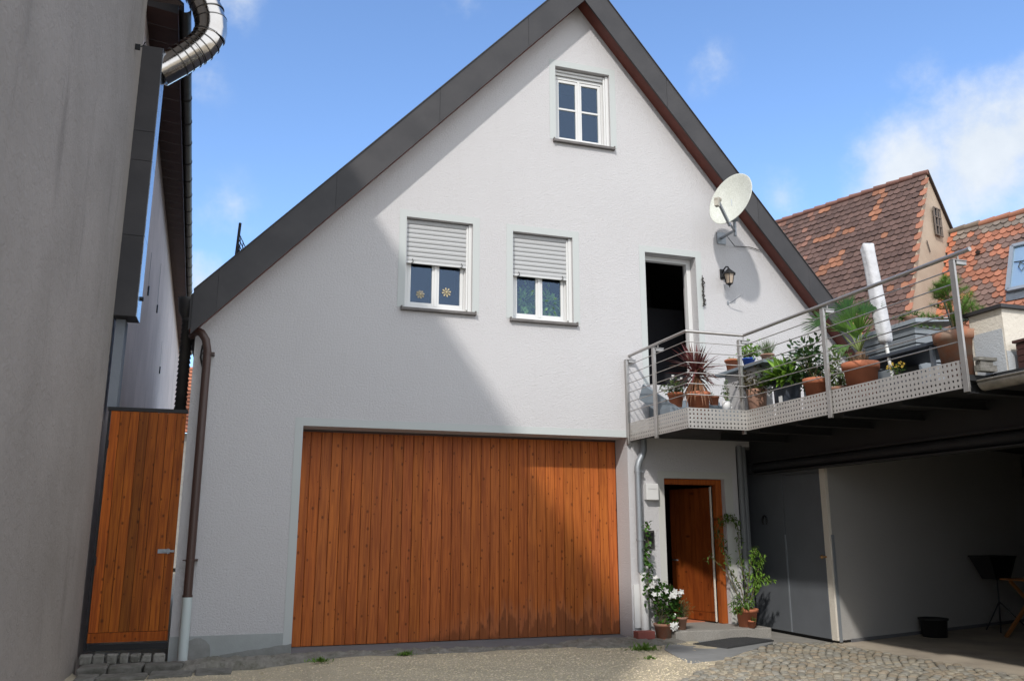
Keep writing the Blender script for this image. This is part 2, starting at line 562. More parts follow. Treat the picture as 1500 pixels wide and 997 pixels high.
class MB:
    def __init__(s):
        s.v = []
        s.f = []
        s.c = []
        s.sm = []

    def add(s, vs, fs, col=1.0, smooth=False):
        o = len(s.v)
        s.v.extend([tuple(v) for v in vs])
        c = (col, col, col) if isinstance(col, (int, float)) else col
        for f in fs:
            s.f.append([i + o for i in f])
            s.c.append(c)
            s.sm.append(smooth)
        return s

    def box(s, x0, y0, z0, x1, y1, z1, col=1.0):
        x0, x1 = sorted((x0, x1))
        y0, y1 = sorted((y0, y1))
        z0, z1 = sorted((z0, z1))
        vs = [(x0, y0, z0), (x1, y0, z0), (x1, y1, z0), (x0, y1, z0), (x0, y0, z1), (x1, y0, z1), (x1, y1, z1), (x0, y1, z1)]
        return s.add(vs, [(0, 3, 2, 1), (4, 5, 6, 7), (0, 1, 5, 4), (1, 2, 6, 5), (2, 3, 7, 6), (3, 0, 4, 7)], col)

    def bar(s, a, b, w, h, up=(0, 0, 1), col=1.0):
        """rectangular bar from a to b, w across, h along up"""
        a, b, up = Vector(a), Vector(b), Vector(up)
        d = (b - a).normalized()
        sx = d.cross(up).normalized()
        u = sx.cross(d).normalized()
        sx *= w / 2
        u *= h / 2
        vs = [a - sx - u, a + sx - u, a + sx + u, a - sx + u, b - sx - u, b + sx - u, b + sx + u, b - sx + u]
        return s.add(vs, [(0, 1, 2, 3), (4, 7, 6, 5), (0, 4, 5, 1), (1, 5, 6, 2), (2, 6, 7, 3), (3, 7, 4, 0)], col)

    def tube(s, pts, r, n=8, col=1.0, cap=True, ribs=None):
        pts = [Vector(p) for p in pts]
        rs = r if isinstance(r, (list, tuple)) else [r] * len(pts)
        vs, fs = [], []
        ref = None
        for i, p in enumerate(pts):
            if i == 0:
                t = pts[1] - p
            elif i == len(pts) - 1:
                t = p - pts[i - 1]
            else:
                t = (pts[i + 1] - p).normalized() + (p - pts[i - 1]).normalized()
            t.normalize()
            if ref is None:
                ref = t.orthogonal().normalized()
            ref = (ref - t * ref.dot(t)).normalized()
            bn = t.cross(ref)
            for k in range(n):
                a = 2 * math.pi * k / n
                vs.append(p + (ref * math.cos(a) + bn * math.sin(a)) * rs[i])
        for i in range(len(pts) - 1):
            for k in range(n):
                k2 = (k + 1) % n
                fs.append((i * n + k, i * n + k2, (i + 1) * n + k2, (i + 1) * n + k))
        s.add(vs, fs, col, True)
        if cap:
            o = len(vs)
            s.add(vs[:n], [tuple(reversed(range(n)))], col)
            s.add(vs[-n:], [tuple(range(n))], col)
        return s

    def lathe(s, cx, cy, prof, n=24, col=1.0, smooth=True, M=None):
        vs, fs = [], []
        for r, z in prof:
            for k in range(n):
                a = 2 * math.pi * k / n
                v = Vector((cx + r * math.cos(a), cy + r * math.sin(a), z))
                vs.append(M @ v if M else v)
        for i in range(len(prof) - 1):
            for k in range(n):
                k2 = (k + 1) % n
                fs.append((i * n + k, i * n + k2, (i + 1) * n + k2, (i + 1) * n + k))
        return s.add(vs, fs, col, smooth)

    def prism(s, poly, y0, y1, col=1.0, holes=()):
        """polygon in x-z (holes allowed) extruded along y"""
        loops = [[Vector((x, z, 0)) for x, z in poly]] + [[Vector((x, z, 0)) for x, z in h] for h in holes]
        flat = [p for lp in loops for p in lp]
        tris = tessellate_polygon(loops)
        n = len(flat)
        vs = [(p.x, y0, p.y) for p in flat] + [(p.x, y1, p.y) for p in flat]
        fs = []
        for a, b, c in tris:
            ar = (flat[b].x - flat[a].x) * (flat[c].y - flat[a].y) - (flat[c].x - flat[a].x) * (flat[b].y - flat[a].y)
            if ar < 0:
                a, c = c, a
            fs.append((a, b, c))
            fs.append((c + n, b + n, a + n))
        o = 0
        for li, lp in enumerate(loops):
            ar = sum(lp[i].x * lp[(i + 1) % len(lp)].y - lp[(i + 1) % len(lp)].x * lp[i].y for i in range(len(lp)))
            for i in range(len(lp)):
                j = (i + 1) % len(lp)
                q = (o + j, o + i, o + i + n, o + j + n)
                if (ar < 0) != (li > 0):
                    q = tuple(reversed(q))
                fs.append(q)
            o += len(lp)
        return s.add(vs, fs, col)

    def leaf(s, p, d, L_, W, droop=0.3, col=1.0, seg=3, side=None, fold=0.0, tip=0.12):
        """strip leaf from p along d bending down"""
        p, d = Vector(p), Vector(d).normalized()
        if side is None:
            side = d.cross(Vector((rnd.uniform(-.5, .5), rnd.uniform(-.5, .5), 1)))
            if side.length < 1e-3:
                side = Vector((1, 0, 0))
        side = side.normalized()
        vs, fs = [], []
        q = p.copy()
        for i in range(seg + 1):
            t = i / seg
            wdt = W * 0.5 * (math.sin(math.pi * min(1, 0.14 + t * 0.86)) ** 0.8 + tip * 0.2) if i else W * 0.22
            nrm = side.cross(d)
            vs += [q - side * wdt + nrm * fold * wdt, q + side * wdt + nrm * fold * wdt]
            d = (d + Vector((0, 0, -droop / seg))).normalized()
            q = q + d * (L_ / seg)
        for i in range(seg):
            fs.append((2 * i, 2 * i + 1, 2 * i + 3, 2 * i + 2))
        return s.add(vs, fs, col, True)

    def build(s, name, mat, parent=None, loc=None, bevel=0, label=None):
        if parent is not None:
            O = ORG[parent.name]
        else:
            O = Vector(loc or (0, 0, 0))
        me = bpy.data.meshes.new(name)
        me.from_pydata([(v[0] - O.x, v[1] - O.y, v[2] - O.z) for v in s.v], [], s.f)
        me.polygons.foreach_set('use_smooth', s.sm)
        ca = me.color_attributes.new('tint', 'FLOAT_COLOR', 'CORNER')
        buf = []
        for f, c in zip(s.f, s.c):
            buf.extend([c[0], c[1], c[2], 1.0] * len(f))
        ca.data.foreach_set('color', buf)
        me.materials.append(mat)
        me.update()
        o = bpy.data.objects.new(name, me)
        C.objects.link(o)
        if parent is not None:
            o.parent = parent
        else:
            o.location = O
        ORG[o.name] = O
        if bevel:
            b = o.modifiers.new('bevel', 'BEVEL')
            b.width = bevel
            b.segments = 2
            b.limit_method = 'ANGLE'
        if label:
            o['label'] = label
        return o


def thing(name, label, cat, loc=(0, 0, 0), group=None):
    o = bpy.data.objects.new(name, None)
    o.empty_display_size = 0.2
    C.objects.link(o)
    o.location = loc
    ORG[o.name] = Vector(loc)
    o['label'] = label
    o['category'] = cat
    if group:
        o['group'] = group
    return o


def tag(o, label, cat, group=None, kind=None):
    o['label'] = label
    o['category'] = cat
    if group:
        o['group'] = group
    if kind:
        o['kind'] = kind
    return o


def struct(o, label=None):
    o['kind'] = 'structure'
    if label:
        o['label'] = label
    return o


# ------------------------------------------------------------------ ground
g = MB()
nx = 60
vs, fs = [], []
S = 300
g.add([(-S, -S, -0.17), (S, -S, -0.17), (S, S, -0.17), (-S, S, -0.17)], [(0, 1, 2, 3)])
struct(g.build('ground', M_GRAVEL), 'pale gravel yard ground')


def flat(poly, z0, z1):
    m = MB()
    n = len(poly)
    m.add([(x, y, z1) for x, y in poly] + [(x, y, z0) for x, y in poly],
          [tuple(range(n))] + [(i, i + n, (i + 1) % n + n, (i + 1) % n) for i in range(n)])
    return m


# uneven gravel skin near the house, with loose pebbles on it
vs, fs = [], []
NX, NY = 150, 130
GX0, GX1, GY0, GY1 = -4.4, 6.0, -11, -0.30


def gh(x, y):
    low = max(0.0, min(1.0, (-0.3 - x) / 1.3))
    low = low * low * (3 - 2 * low)
    low = max(low, max(0.0, min(1.0, (-7 - y) / 3)))
    hide = 0.06 * max(0.0, min(1.0, (y + 0.62) / 0.15)) if x > -3.4 else 0
    right = 0.05 * max(0.0, min(1.0, (x - 4.6) / 0.5))
    return -0.085 * low - hide - right + 0.004 + 0.018 * (noise.noise((x * 1.3, y * 1.3, 2)) + 0.4) + 0.008 * noise.noise((x * 6, y * 6, 5))


for j in range(NY + 1):
    for i in range(NX + 1):
        x = GX0 + (GX1 - GX0) * i / NX
        y = GY0 + (GY1 - GY0) * j / NY
        e = min((x - GX0) / 0.4, (GX1 - x) / 0.4, (y - GY0) / 0.4, 1)
        vs.append((x, y, gh(x, y) * e - 0.17 * (1 - e) if (y < -1 or x < -3.9) else gh(x, y)))
for j in range(NY):
    for i in range(NX):
        a = j * (NX + 1) + i
        fs.append((a, a + 1, a + NX + 2, a + NX + 1))
struct(MB().add(vs, fs, 1, True).build('gravel_surface', M_GRAVEL), 'trodden pale gravel in front of the garage')


def in_cob(x, y):   # right of the gravel the cobbles start
    return (x - 2.7) * (-0.92 + 3.3) - (y + 3.3) * (5.41 - 2.7) > 0


pb = MB()
for k in range(30000):
    x = rnd.uniform(-2.6, 4.2)
    y = -0.72 - 4.0 * rnd.random() ** 1.2
    if in_cob(x + 0.15 * rnd.random(), y) or (x > 3.3 + .25 * rnd.random() and y < -.9 and y > -2.3):
        continue
    if y > -0.95 and rnd.random() < 0.5:
        continue
    if x < -0.3 and rnd.random() < 0.45:
        continue
    r = rnd.uniform(0.005, 0.0135) * (1.7 if rnd.random() < 0.04 else 1)
    z = gh(x, y)
    a = rnd.uniform(0, 6.28)
    fl = rnd.uniform(0.4, 0.8)
    vv = []
    for q in range(4):
        rr = r * rnd.uniform(0.75, 1.25)
        vv.append((x + rr * math.cos(a + q * 1.57), y + rr * math.sin(a + q * 1.57), z + r * 0.15))
    vv.append((x + r * 0.15, y, z + r * fl))
    t = rnd.uniform(0.62, 1.25)
    pb.add(vv, [(0, 1, 4), (1, 2, 4), (2, 3, 4), (3, 0, 4)], (t, t * rnd.uniform(.93, .98), t * rnd.uniform(.80, .94)))
tag(pb.build('gravel', M_PEBBLE), 'loose pale gravel stones scattered before the garage door', 'gravel', kind='stuff')

# joint bed + cobbles in waves
cobpoly = [(2.2, -3.75), (3.84, -2.25), (5.36, -1.12), (6.0, -1.45), (6.17, -4.2), (6.3, -9.0), (0.2, -9.0)]
struct(flat(cobpoly, -0.05, 0.010).build('paving_bed', M_JOINT), 'dark joints between cobbles')


def inpoly(x, y, P):
    c = False
    for i in range(len(P)):
        x1, y1 = P[i]
        x2, y2 = P[i - 1]
        if (y1 > y) != (y2 > y) and x < (x2 - x1) * (y - y1) / (y2 - y1) + x1:
            c = not c
    return c


cb = MB()
st = 0.108
for j in range(-4, 90):
    for i in range(-60, 70):
        u, v = i * st, j * st * 0.95
        # fan pattern: rows bow in arcs
        bow = 0.22 * abs(math.sin(u * 2.2 + 0.5))
        a = rad(24)
        x0, y0 = u, v - bow
        x = 5.2 + x0 * math.cos(a) - y0 * math.sin(a) * -1
        y = -1.1 + x0 * math.sin(a) - y0 * math.cos(a)
        x += rnd.uniform(-.012, .012)
        y += rnd.uniform(-.012, .012)
        if not inpoly(x, y, cobpoly) or y < -6.5:
            continue
        sz = st * rnd.uniform(0.40, 0.47)
        sy = st * rnd.uniform(0.38, 0.45)
        th = a + rnd.uniform(-.15, .15) + 0.35 * math.cos(u * 2.2 + 0.5)
        zt = 0.028 + rnd.uniform(-.005, .006)
        ring = []
        for (f_, z) in ((1.0, 0.0), (0.97, zt * 0.72), (0.80, zt), (0.4, zt + 0.004)):
            for k in range(8):
                aa = k * math.pi / 4 + math.pi / 8
                sq = 1.0 / max(abs(math.cos(aa)), abs(math.sin(aa)))
                sq = 1 + (sq - 1) * 0.75
                px, py = math.cos(aa) * sz * f_ * sq, math.sin(aa) * sy * f_ * sq
                ring.append((x + px * math.cos(th) - py * math.sin(th), y + px * math.sin(th) + py * math.cos(th), z))
        fcs = []
        for q in range(3):
            for k in range(8):
                k2 = (k + 1) % 8
                fcs.append((q * 8 + k, q * 8 + k2, (q + 1) * 8 + k2, (q + 1) * 8 + k))
        fcs.append(tuple(range(24, 32)))
        t = rnd.uniform(0.7, 1.15)
        wm = rnd.choice([(1, 1, 1), (1.03, 1, .94), (1.06, 1.0, .9), (.98, 1, 1.0), (1.1, 0.98, 0.85)])
        cb.add(ring, fcs, (t * wm[0], t * wm[1], t * wm[2]), True)
struct(cb.build('cobblestone_paving', M_COBBLE), 'small grey brown cobbles laid in arcs')

# slab field before the step, concrete strip along the shed, carport floor
struct(flat([(3.30, -2.38), (3.86, -2.2), (5.33, -1.06), (5.62, -0.58), (3.95, -0.60), (3.6, -1.2)], -0.03, 0.016).build('paving_slab', M_SLAB, bevel=0.004), 'smooth grey slabs before the step')
struct(flat([(5.33, -1.02), (5.98, -1.38), (6.12, -1.47), (6.13, 0.8), (5.5, 0.8), (5.5, -0.62)], -0.03, 0.012).build('pavement', M_CONC))
struct(flat([(6.02, -1.46), (6.19, -4.2), (6.33, -9.5), (13, -9.5), (13, 2.2), (6.13, -1.3)], -0.03, 0.014).build('carport_floor', M_CARFLOOR), 'worn light concrete floor of the carport')

# concrete apron under garage door and rough mortar kerb
m = MB()
m.add([(-1.0, 0.42, 0.02), (3.74, 0.42, 0.02), (3.74, -0.0, 0.005), (-1.0, -0.0, -0.005), (-1.0, -0.30, -0.02), (3.9, -0.22, 0.0),
       (-1.0, -0.30, -0.1), (3.9, -0.22, -0.1)],
      [(3, 2, 1, 0), (4, 5, 2, 3), (6, 7, 5, 4)])
struct(m.build('garage_apron', M_SILLC), 'smooth grey concrete strip under the garage door')


def lumpy(x0, x1, yf, yb, zt, name, seed, nx=200, ny=18, amp=0.042, lab=None):
    vs, fs = [], []
    for j in range(ny + 1):
        for i in range(nx + 1):
            x = x0 + (x1 - x0) * i / nx
            yy0 = yf(x) + 0.05 * noise.noise((x * 3, seed, 0))
            y = yy0 + (yb(x) - yy0) * j / ny
            e = min(1, j / ny * 4)
            z = (zt(x)) * (0.15 + 0.85 * e ** 0.6) + amp * noise.noise((x * 7, y * 9, seed)) * e + amp * 0.5 * noise.noise((x * 20, y * 22, seed)) * e
            z -= 0.08 * (1 - min(1, (x - x0) / 0.3))
            vs.append((x, y, z - (0.2 if j == 0 else 0)))
    for j in range(ny):
        for i in range(nx):
            a = j * (nx + 1) + i
            fs.append((a, a + 1, a + nx + 2, a + nx + 1))
    return struct(MB().add(vs, fs, 1, True).build(name, M_MORTAR), lab)


lumpy(-2.35, 3.0, lambda x: -0.62 + 0.02 * x, lambda x: -0.24, lambda x: 0.030 - 0.010 * max(0, x), 'kerb', 3, lab='rough mossy mortar edge before the garage')
lumpy(2.4, 4.18, lambda x: -0.80 - 0.12 * math.sin((x - 2.4) * 1.7), lambda x: -0.0 if x > 3.74 else -0.2, lambda x: 0.05, 'kerb_stones', 8, 60, lab='rough mortared stones beside the step')

# entrance step
m = MB()
m.prism([(4.12, 0.0), (4.12, 0.15), (5.66, 0.15), (5.66, 0.0)], -0.57, 0.42)
struct(m.build('entrance_step', M_GRANITE, bevel=0.012), 'speckled grey granite entrance step')

# stone steps before the side gate
m = MB()


def rough_block(mb, x0, y0, z0, x1, y1, z1, j=0.012, col=1.0):
    b = MB().box(x0, y0, z0, x1, y1, z1)
    mb.add([(v[0] + rnd.uniform(-j, j), v[1] + rnd.uniform(-j, j), v[2] + rnd.uniform(-j, j)) for v in b.v], b.f, col)


x = -3.38
while x < -2.5:
    wd = rnd.uniform(0.10, 0.14)
    rough_block(m, x, -0.28, 0.0, x + wd, -0.14, 0.10 + rnd.uniform(-.015, .015), col=rnd.uniform(0.9, 1.5))
    x += wd + 0.018
m.build('x', M_STONE)
o1 = bpy.data.objects['x']
o1.name = 'cobble_row'
tag(o1, 'row of small square setts under the wooden side gate', 'step')
o1.modifiers.new('b', 'BEVEL').width = 0.014
m = MB()
x = -3.34
for wd in (0.30, 0.36, 0.42):
    rough_block(m, x, -0.62, -0.14, x + wd, -0.30, 0.015, col=rnd.uniform(.8, 1.2))
    x += wd + 0.01
x = -3.32
for wd in (0.22, 0.5, 0.46, 0.40):
    rough_block(m, x, -1.00, -0.2, x + wd, -0.64, -0.06 + 0.02, col=rnd.uniform(.8, 1.1))
    x += wd + 0.012
o1 = m.build('stone_step', M_STONE, bevel=0.02)
tag(o1, 'two low courses of mossy stone blocks below the side gate', 'step')

# ------------------------------------------------------------------ main house
H = thing('house', 'white rendered gable house with dark clad verge above wooden garage door', 'house', (2.7, 6, 0))
GX = (-1.0, 3.74, 2.87)
EX = (4.33, 5.37, 2.28)
WA = (0.31, 1.31, 4.61, 5.98)
WB = (1.94, 2.91, 4.57, 5.94)
WC = (2.66, 3.61, 7.55, 8.85)
DD = (4.15, 5.06, 3.70, 5.84)
outer = [(-2.44, -.12), (GX[0], -.12), (GX[0], GX[2]), (GX[1], GX[2]), (GX[1], -.12), (EX[0], -.12), (EX[0], EX[2]), (EX[1], EX[2]), (EX[1], -.12),
         (5.60, -.12), (5.60, 2.79), (7.9, 2.79), (7.9, 4.33), (3.073, 10.02), (-2.44, 4.08)]


def rect(a):
    return [(a[0], a[2]), (a[1], a[2]), (a[1], a[3]), (a[0], a[3])]


m = MB()
m.prism(outer, 0, 0.42, holes=[rect(WA), rect(WB), rect(WC), rect(DD)])
m.prism([(-2.44, -.12), (7.9, -.12), (7.9, 4.33), (3.073, 10.02), (-2.44, 4.08)], 11.7, 12.0)
m.box(-2.44, 0.423, -.12, -2.14, 11.697, 4.05)
m.box(7.6, 0.423, -.12, 7.9, 11.697, 4.3)
m.box(-2.13, 0.43, 3.45, 7.59, 11.69, 3.69)     # upper floor
m.box(3.66, 0.43, 3.70, 3.76, 5, 7.4)
m.build('wall', M_WALL, H)
m = MB()
m.box(3.95, 0.43, 0.0, 4.05, 4, 3.44)
m.box(5.62, 0.43, -.1, 5.75, 4, 3.44)
m.box(4.06, 3.9, 0, 5.61, 4.0, 3.44)
m.build('hall_wall', pbr('hall_shade', (0.06, 0.045, 0.035), 0.8), H)  # hall walls coloured near black to stand in for indoor shade
MB().box(4.06, 0.425, 0.0, 5.61, 3.88, 0.16).build('hall_floor', M_TERRA, H)
# inside of the upper room
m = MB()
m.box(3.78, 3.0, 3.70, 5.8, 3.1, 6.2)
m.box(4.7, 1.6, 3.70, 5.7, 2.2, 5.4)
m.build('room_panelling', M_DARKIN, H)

# roof slabs, verge, soffit
m = MB()
m.prism([(-2.52, 1.078 * -2.52 + 6.718), (3.073, 10.022), (3.084, 10.47), (-2.52, 1.0712 * -2.52 + 7.17)], -0.275, 12.3)
m.prism([(3.0735, 10.022), (8.05, 13.642 - 1.177 * 8.05), (8.05, 14.18 - 1.203 * 8.05), (3.0845, 10.47)], -0.275, 12.3)
m.build('roof', M_SLATE, H)


def verge(xs, bot, top, name):
    m = MB()
    for a, b in zip(xs[:-1], xs[1:]):
        t = rnd.uniform(0.95, 1.06)
        g_ = 0.002 if b < 8 else 0
        m.prism([(a + g_, bot(a + g_)), (b - g_, bot(b - g_)), (b - g_, top(b - g_)), (a + g_, top(a + g_))], -0.31, -0.278, t)
    # joint strips slightly behind
    m.prism([(xs[0] + .02, bot(xs[0] + .02) + .02), (xs[-1] - .02, bot(xs[-1] - .02) + .02), (xs[-1] - .02, top(xs[-1] - .02) - .02), (xs[0] + .02, top(xs[0] + .02) - .02)], -0.30, -0.279, 0.4)
    # metal cap along the top edge
    m.prism([(xs[0], top(xs[0]) - 0.004), (xs[-1], top(xs[-1]) - 0.004), (xs[-1], top(xs[-1]) + 0.014), (xs[0], top(xs[0]) + 0.014)], -0.325, 0.1, 0.9)
    return m.build(name, M_SLATE, H)


bl = lambda x: 1.078 * x + 6.63 + 0.012 * noise.noise((x * 1.5, 0, 0))
tl = lambda x: 1.0712 * x + 7.196
br = lambda x: 13.556 - 1.177 * x
tr_ = lambda x: 14.21 - 1.203 * x
verge([-2.49, -2.2, -0.75, 0.7, 2.1, 3.078], bl, tl, 'verge_board')
verge([3.080, 4.5, 6.1, 7.0, 8.05], br, tr_, 'verge_board')
m = MB()
m.prism([(-2.50, 1.078 * -2.50 + 6.690), (3.073, 9.997), (3.073, 10.015), (-2.50, 1.078 * -2.50 + 6.712)], -0.272, -0.003)
m.prism([(3.077, 9.995), (8.0, 13.617 - 1.177 * 8.0), (8.0, 13.636 - 1.177 * 8.0), (3.077, 10.012)], -0.272, -0.003)
# thin batten where soffit meets the wall
m.build('soffit', M_SOFFIT, H)
# trim flat bands around the openings (3 mm proud)
M_ = 0.105


def surround(a, name, full=False, parent=H, right=True):
    x0, x1, z0, z1 = a
    m = MB()
    m.box(x0 - M_, -0.004, z0 - (0 if full else 0.0), x0 - .001, 0.002, z1 + M_)
    m.box(x1 + .001, -0.004, z0, x1 + M_, 0.002, z1 + M_)
    m.box(x0 - .001, -0.004, z1 + .001, x1 + .001, 0.002, z1 + M_)
    return m.build(name, M_TRIM, parent)


def make_window(a, y=0.12, shutter=None, cross=False, lab=None, decor=None):
    x0, x1, z0, z1 = a
    W = MB()
    fw_ = 0.055
    xr = x1 - 0.055                                      # shutter guide on the right
    # outer frame
    W.box(x0, y, z0 + .02, x0 + fw_, y + .07, z1)
    W.box(xr - fw_ * 0.9, y, z0 + .02, xr, y + .07, z1)
    W.box(x0 + fw_, y, z1 - fw_, xr - fw_ * .9, y + .07, z1)
    W.box(x0 + fw_, y, z0 + .02, xr - fw_ * .9, y + .07, z0 + .02 + fw_)
    f = W.build('window', M_WHITE, H, bevel=0.004, label=lab)
    G = MB()
    G.box(xr + .002, y - .075, z0 + .02, x1 - .002, y + .06, z1 - .01)
    G.box(xr - .028, y - .06, z0 + .05, xr, y - .03, z1 - .03)
    G.build('shutter_guide', M_WHITE, f, bevel=0.003)
    MB().box(x0 + .002, y - .055, z0 + .05, x0 + .022, y - .03, z1 - .02).build('shutter_guide', M_WHITE, f)
    ix0, ix1, iz0, iz1 = x0 + fw_, xr - fw_ * .9, z0 + .02 + fw_, z1 - fw_
    if cross:
        iz1 = z1 - 0.10 - fw_
    xm = (ix0 + ix1) / 2
    sw = 0.048
    for (a0, a1) in ((ix0 + .003, xm - .006), (xm + .006, ix1 - .003)):
        s = MB()
        s.box(a0, y + .012, iz0 + .003, a0 + sw, y + .06, iz1 - .003)
        s.box(a1 - sw, y + .012, iz0 + .003, a1, y + .06, iz1 - .003)
        s.box(a0 + sw, y + .012, iz0 + .003, a1 - sw, y + .06, iz0 + sw)
        s.box(a0 + sw, y + .012, iz1 - sw, a1 - sw, y + .06, iz1 - .003)
        if cross:
            zm = (iz0 + iz1) / 2 + 0.02
            s.box(a0 + sw, y + .016, zm - .016, a1 - sw, y + .055, zm + .016)
        so = s.build('sash', M_WHITE, f, bevel=0.003)
        p = MB().box(a0 + sw - .004, y + .032, iz0 + sw - .004, a1 - sw + .004, y + .038, iz1 - sw + .004)
        p.build('pane', M_GLASS, f)
    c = MB().box(xm - .02, y - .004, iz0, xm + .02, y + .013, iz1)
    c.build('mullion', M_WHITE, f, bevel=0.004)
    if cross:
        c = MB()
        c.box(ix0, y + .002, iz1 + .002, ix1, y + .05, iz1 + 0.05)
        c.box(x0 + .03, y - .05, z1 - 0.055, xr, y - .01, z1 - 0.02)
        c.box(x0 + .03, y - .03, z1 - 0.10, xr, y - .002, z1 - 0.062)
        c.build('shutter_box', M_WHITE, f, bevel=0.003)
    S_ = MB().box(x0 - .045, -0.055, z0 - .045, x1 + .05, y + .02, z0 - .002)
    S_.box(x0 - .055, -0.062, z0 - .05, x0 - .035, 0.0, z0 + .015)
    S_.box(x1 + .035, -0.062, z0 - .05, x1 + .055, 0.0, z0 + .015)
    S_.build('sill', M_SILL, f, bevel=0.005)
    # lintel shadow board of the roller box
    if shutter:
        sh = MB()
        n = 9
        zz0 = shutter + .035
        hgt = (z1 - 0.005 - zz0) / n
        for k in range(n):
            za = zz0 + k * hgt
            pr = [(0.000, 0.000), (-0.010, 0.006), (-0.015, hgt * .35), (-0.015, hgt * .7), (-0.008, hgt - .007), (0.002, hgt - .004)]
            vs = []
            for (dy, dz) in pr:
                vs += [(x0 + .012, y - .035 + dy, za + dz), (xr - .006, y - .035 + dy, za + dz)]
            fs = [(2 * i, 2 * i + 1, 2 * i + 3, 2 * i + 2) for i in range(len(pr) - 1)]
            sh.add(vs, fs, 1.0 - 0.05 * (k % 2) * rnd.random(), False)
        sh.box(x0 + .012, y - .03, zz0, xr - .006, y - .025, z1 - .004, 0.3)
        sh.box(x0 + .012, y - .056, shutter, xr - .006, y - .024, zz0 - .003, 1.25)
        so = sh.build('shutter', M_SHUT, f)
        for hx in (x0 + .11, xr - .10):
            h = MB().tube([(hx, y - .06, shutter + .06), (hx + .01, y - .075, shutter + .03), (hx, y - .07, shutter - .005), (hx - .015, y - .062, shutter)], .006, 6)
            h.build('stopper_hook', M_IRON, so)
    surround((x0, x1, z0, z1), 'surround', parent=f)
    return f


make_window(WA, shutter=5.30, lab='left of the two lower windows, shutter half down, flower decorations on the glass')
make_window(WB, shutter=5.26, lab='right of the two lower windows, shutter half down, green plant behind')
make_window(WC, cross=True, lab='small attic window with four panes')

# dark rooms behind panes
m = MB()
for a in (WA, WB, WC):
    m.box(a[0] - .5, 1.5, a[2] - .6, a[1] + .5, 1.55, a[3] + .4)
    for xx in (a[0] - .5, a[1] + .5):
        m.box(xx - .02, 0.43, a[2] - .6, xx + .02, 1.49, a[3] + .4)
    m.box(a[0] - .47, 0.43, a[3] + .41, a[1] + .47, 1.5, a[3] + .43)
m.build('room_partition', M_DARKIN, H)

# garage surround and door
m = MB()
m.box(GX[0] - M_, -0.004, -.1, GX[0] - .001, 0.002, GX[2] + M_)
m.box(GX[0] - .001, -0.004, GX[2] + .001, GX[1] + .02, 0.002, GX[2] + M_)
m.build('surround', M_TRIM, H)
g_ = MB()
nb = 33
x0, x1 = GX[0] + .002, GX[1] - .002
wb = (x1 - x0) / nb
for i in range(nb):
    a = x0 + i * wb
    t = rnd.uniform(0.88, 1.08)
    c = (t, t * rnd.uniform(0.95, 1.05), t * rnd.uniform(.85, 1.1))
    y = 0.425
    # v-grooved board profile
    xs = [a + .0018, a + .0055, a + wb - .0055, a + wb - .0018]
    ys = [y + .007, y, y, y + .007]
    vs = []
    for xx, yy in zip(xs, ys):
        vs += [(xx, yy, 0.028), (xx, yy, 2.84)]
    g_.add(vs, [(0, 2, 3, 1), (2, 4, 5, 3), (4, 6, 7, 5)], c)
g_.box(x0, .44, 0.026, x1, .47, 2.84, (0.25, 0.2, 0.2))
gd = g_.build('garage_door', M_WGARAGE, H)
MB().box(GX[0] + .003, .405, 2.842, GX[1] - .003, .47, 2.868).build('door_rail', M_BROWN, gd)

# upper door opening: white frame, open leaf inside
surround(DD, 'surround')
m = MB()
m.box(DD[1] - .075, 0.17, DD[2], DD[1] - .002, 0.26, DD[3] - .002)
m.box(DD[0] + .002, 0.17, DD[3] - .075, DD[1] - .077, 0.26, DD[3] - .002)
m.box(DD[0] + .002, 0.17, DD[2], DD[0] + .035, 0.26, DD[3] - .077)
fr = m.build('door_frame', M_WHITE, H, bevel=0.004)
MB().box(DD[0] + .04, 0.40, DD[2] + .02, DD[0] + .09, 1.15, DD[3] - .09).build('door_leaf', M_WHITE, fr)

# entrance door
m = MB()
m.box(EX[1] - .105, 0.09, .152, EX[1] - .003, 0.20, EX[2] - .003)
m.box(EX[0] + .003, 0.09, EX[2] - .085, EX[1] - .107, 0.20, EX[2] - .003)
m.box(EX[0] + .003, 0.12, .152, EX[0] + .04, 0.20, EX[2] - .087)
ef = m.build('entrance_frame', M_WDOOR, H, bevel=0.004)
hinge = Vector((EX[1] - .11, 0.215, 0))
end = Vector((5.03, 1.06, 0))
dd = (end - hinge).normalized()
nn_ = Vector((dd.y, -dd.x, 0))
if nn_.x > 0:
    nn_ = -nn_
leafm = MB()
nbd = 8
Lf = 0.88
for i in range(nbd):
    a = hinge + dd * (Lf * i / nbd + .003)
    b = hinge + dd * (Lf * (i + 1) / nbd - .003)
    t = rnd.uniform(.85, 1.1)
    o_ = nn_ * 0.05
    for (za, zb, off) in ((0.30, 2.16, 0.0), (0.175, 0.295, 0.006)):
        p = [a + o_ + nn_ * off, b + o_ + nn_ * off]
        q = [a, b]
        vs = [(p[0].x, p[0].y, za), (p[1].x, p[1].y, za), (p[1].x, p[1].y, zb), (p[0].x, p[0].y, zb),
              (q[0].x, q[0].y, za), (q[1].x, q[1].y, za), (q[1].x, q[1].y, zb), (q[0].x, q[0].y, zb)]
        leafm.add(vs, [(0, 1, 2, 3), (4, 7, 6, 5), (0, 3, 7, 4), (1, 5, 6, 2), (3, 2, 6, 7), (0, 4, 5, 1)], t)
ed = leafm.build('entrance_door', wood('door_leaf_shaded', (0.24, 0.058, 0.011), (0.15, 0.032, 0.007)), H)  # leaf's deeper shade put into a darker copy of the door wood
hp = hinge + dd * 0.80 + nn_ * 0.06
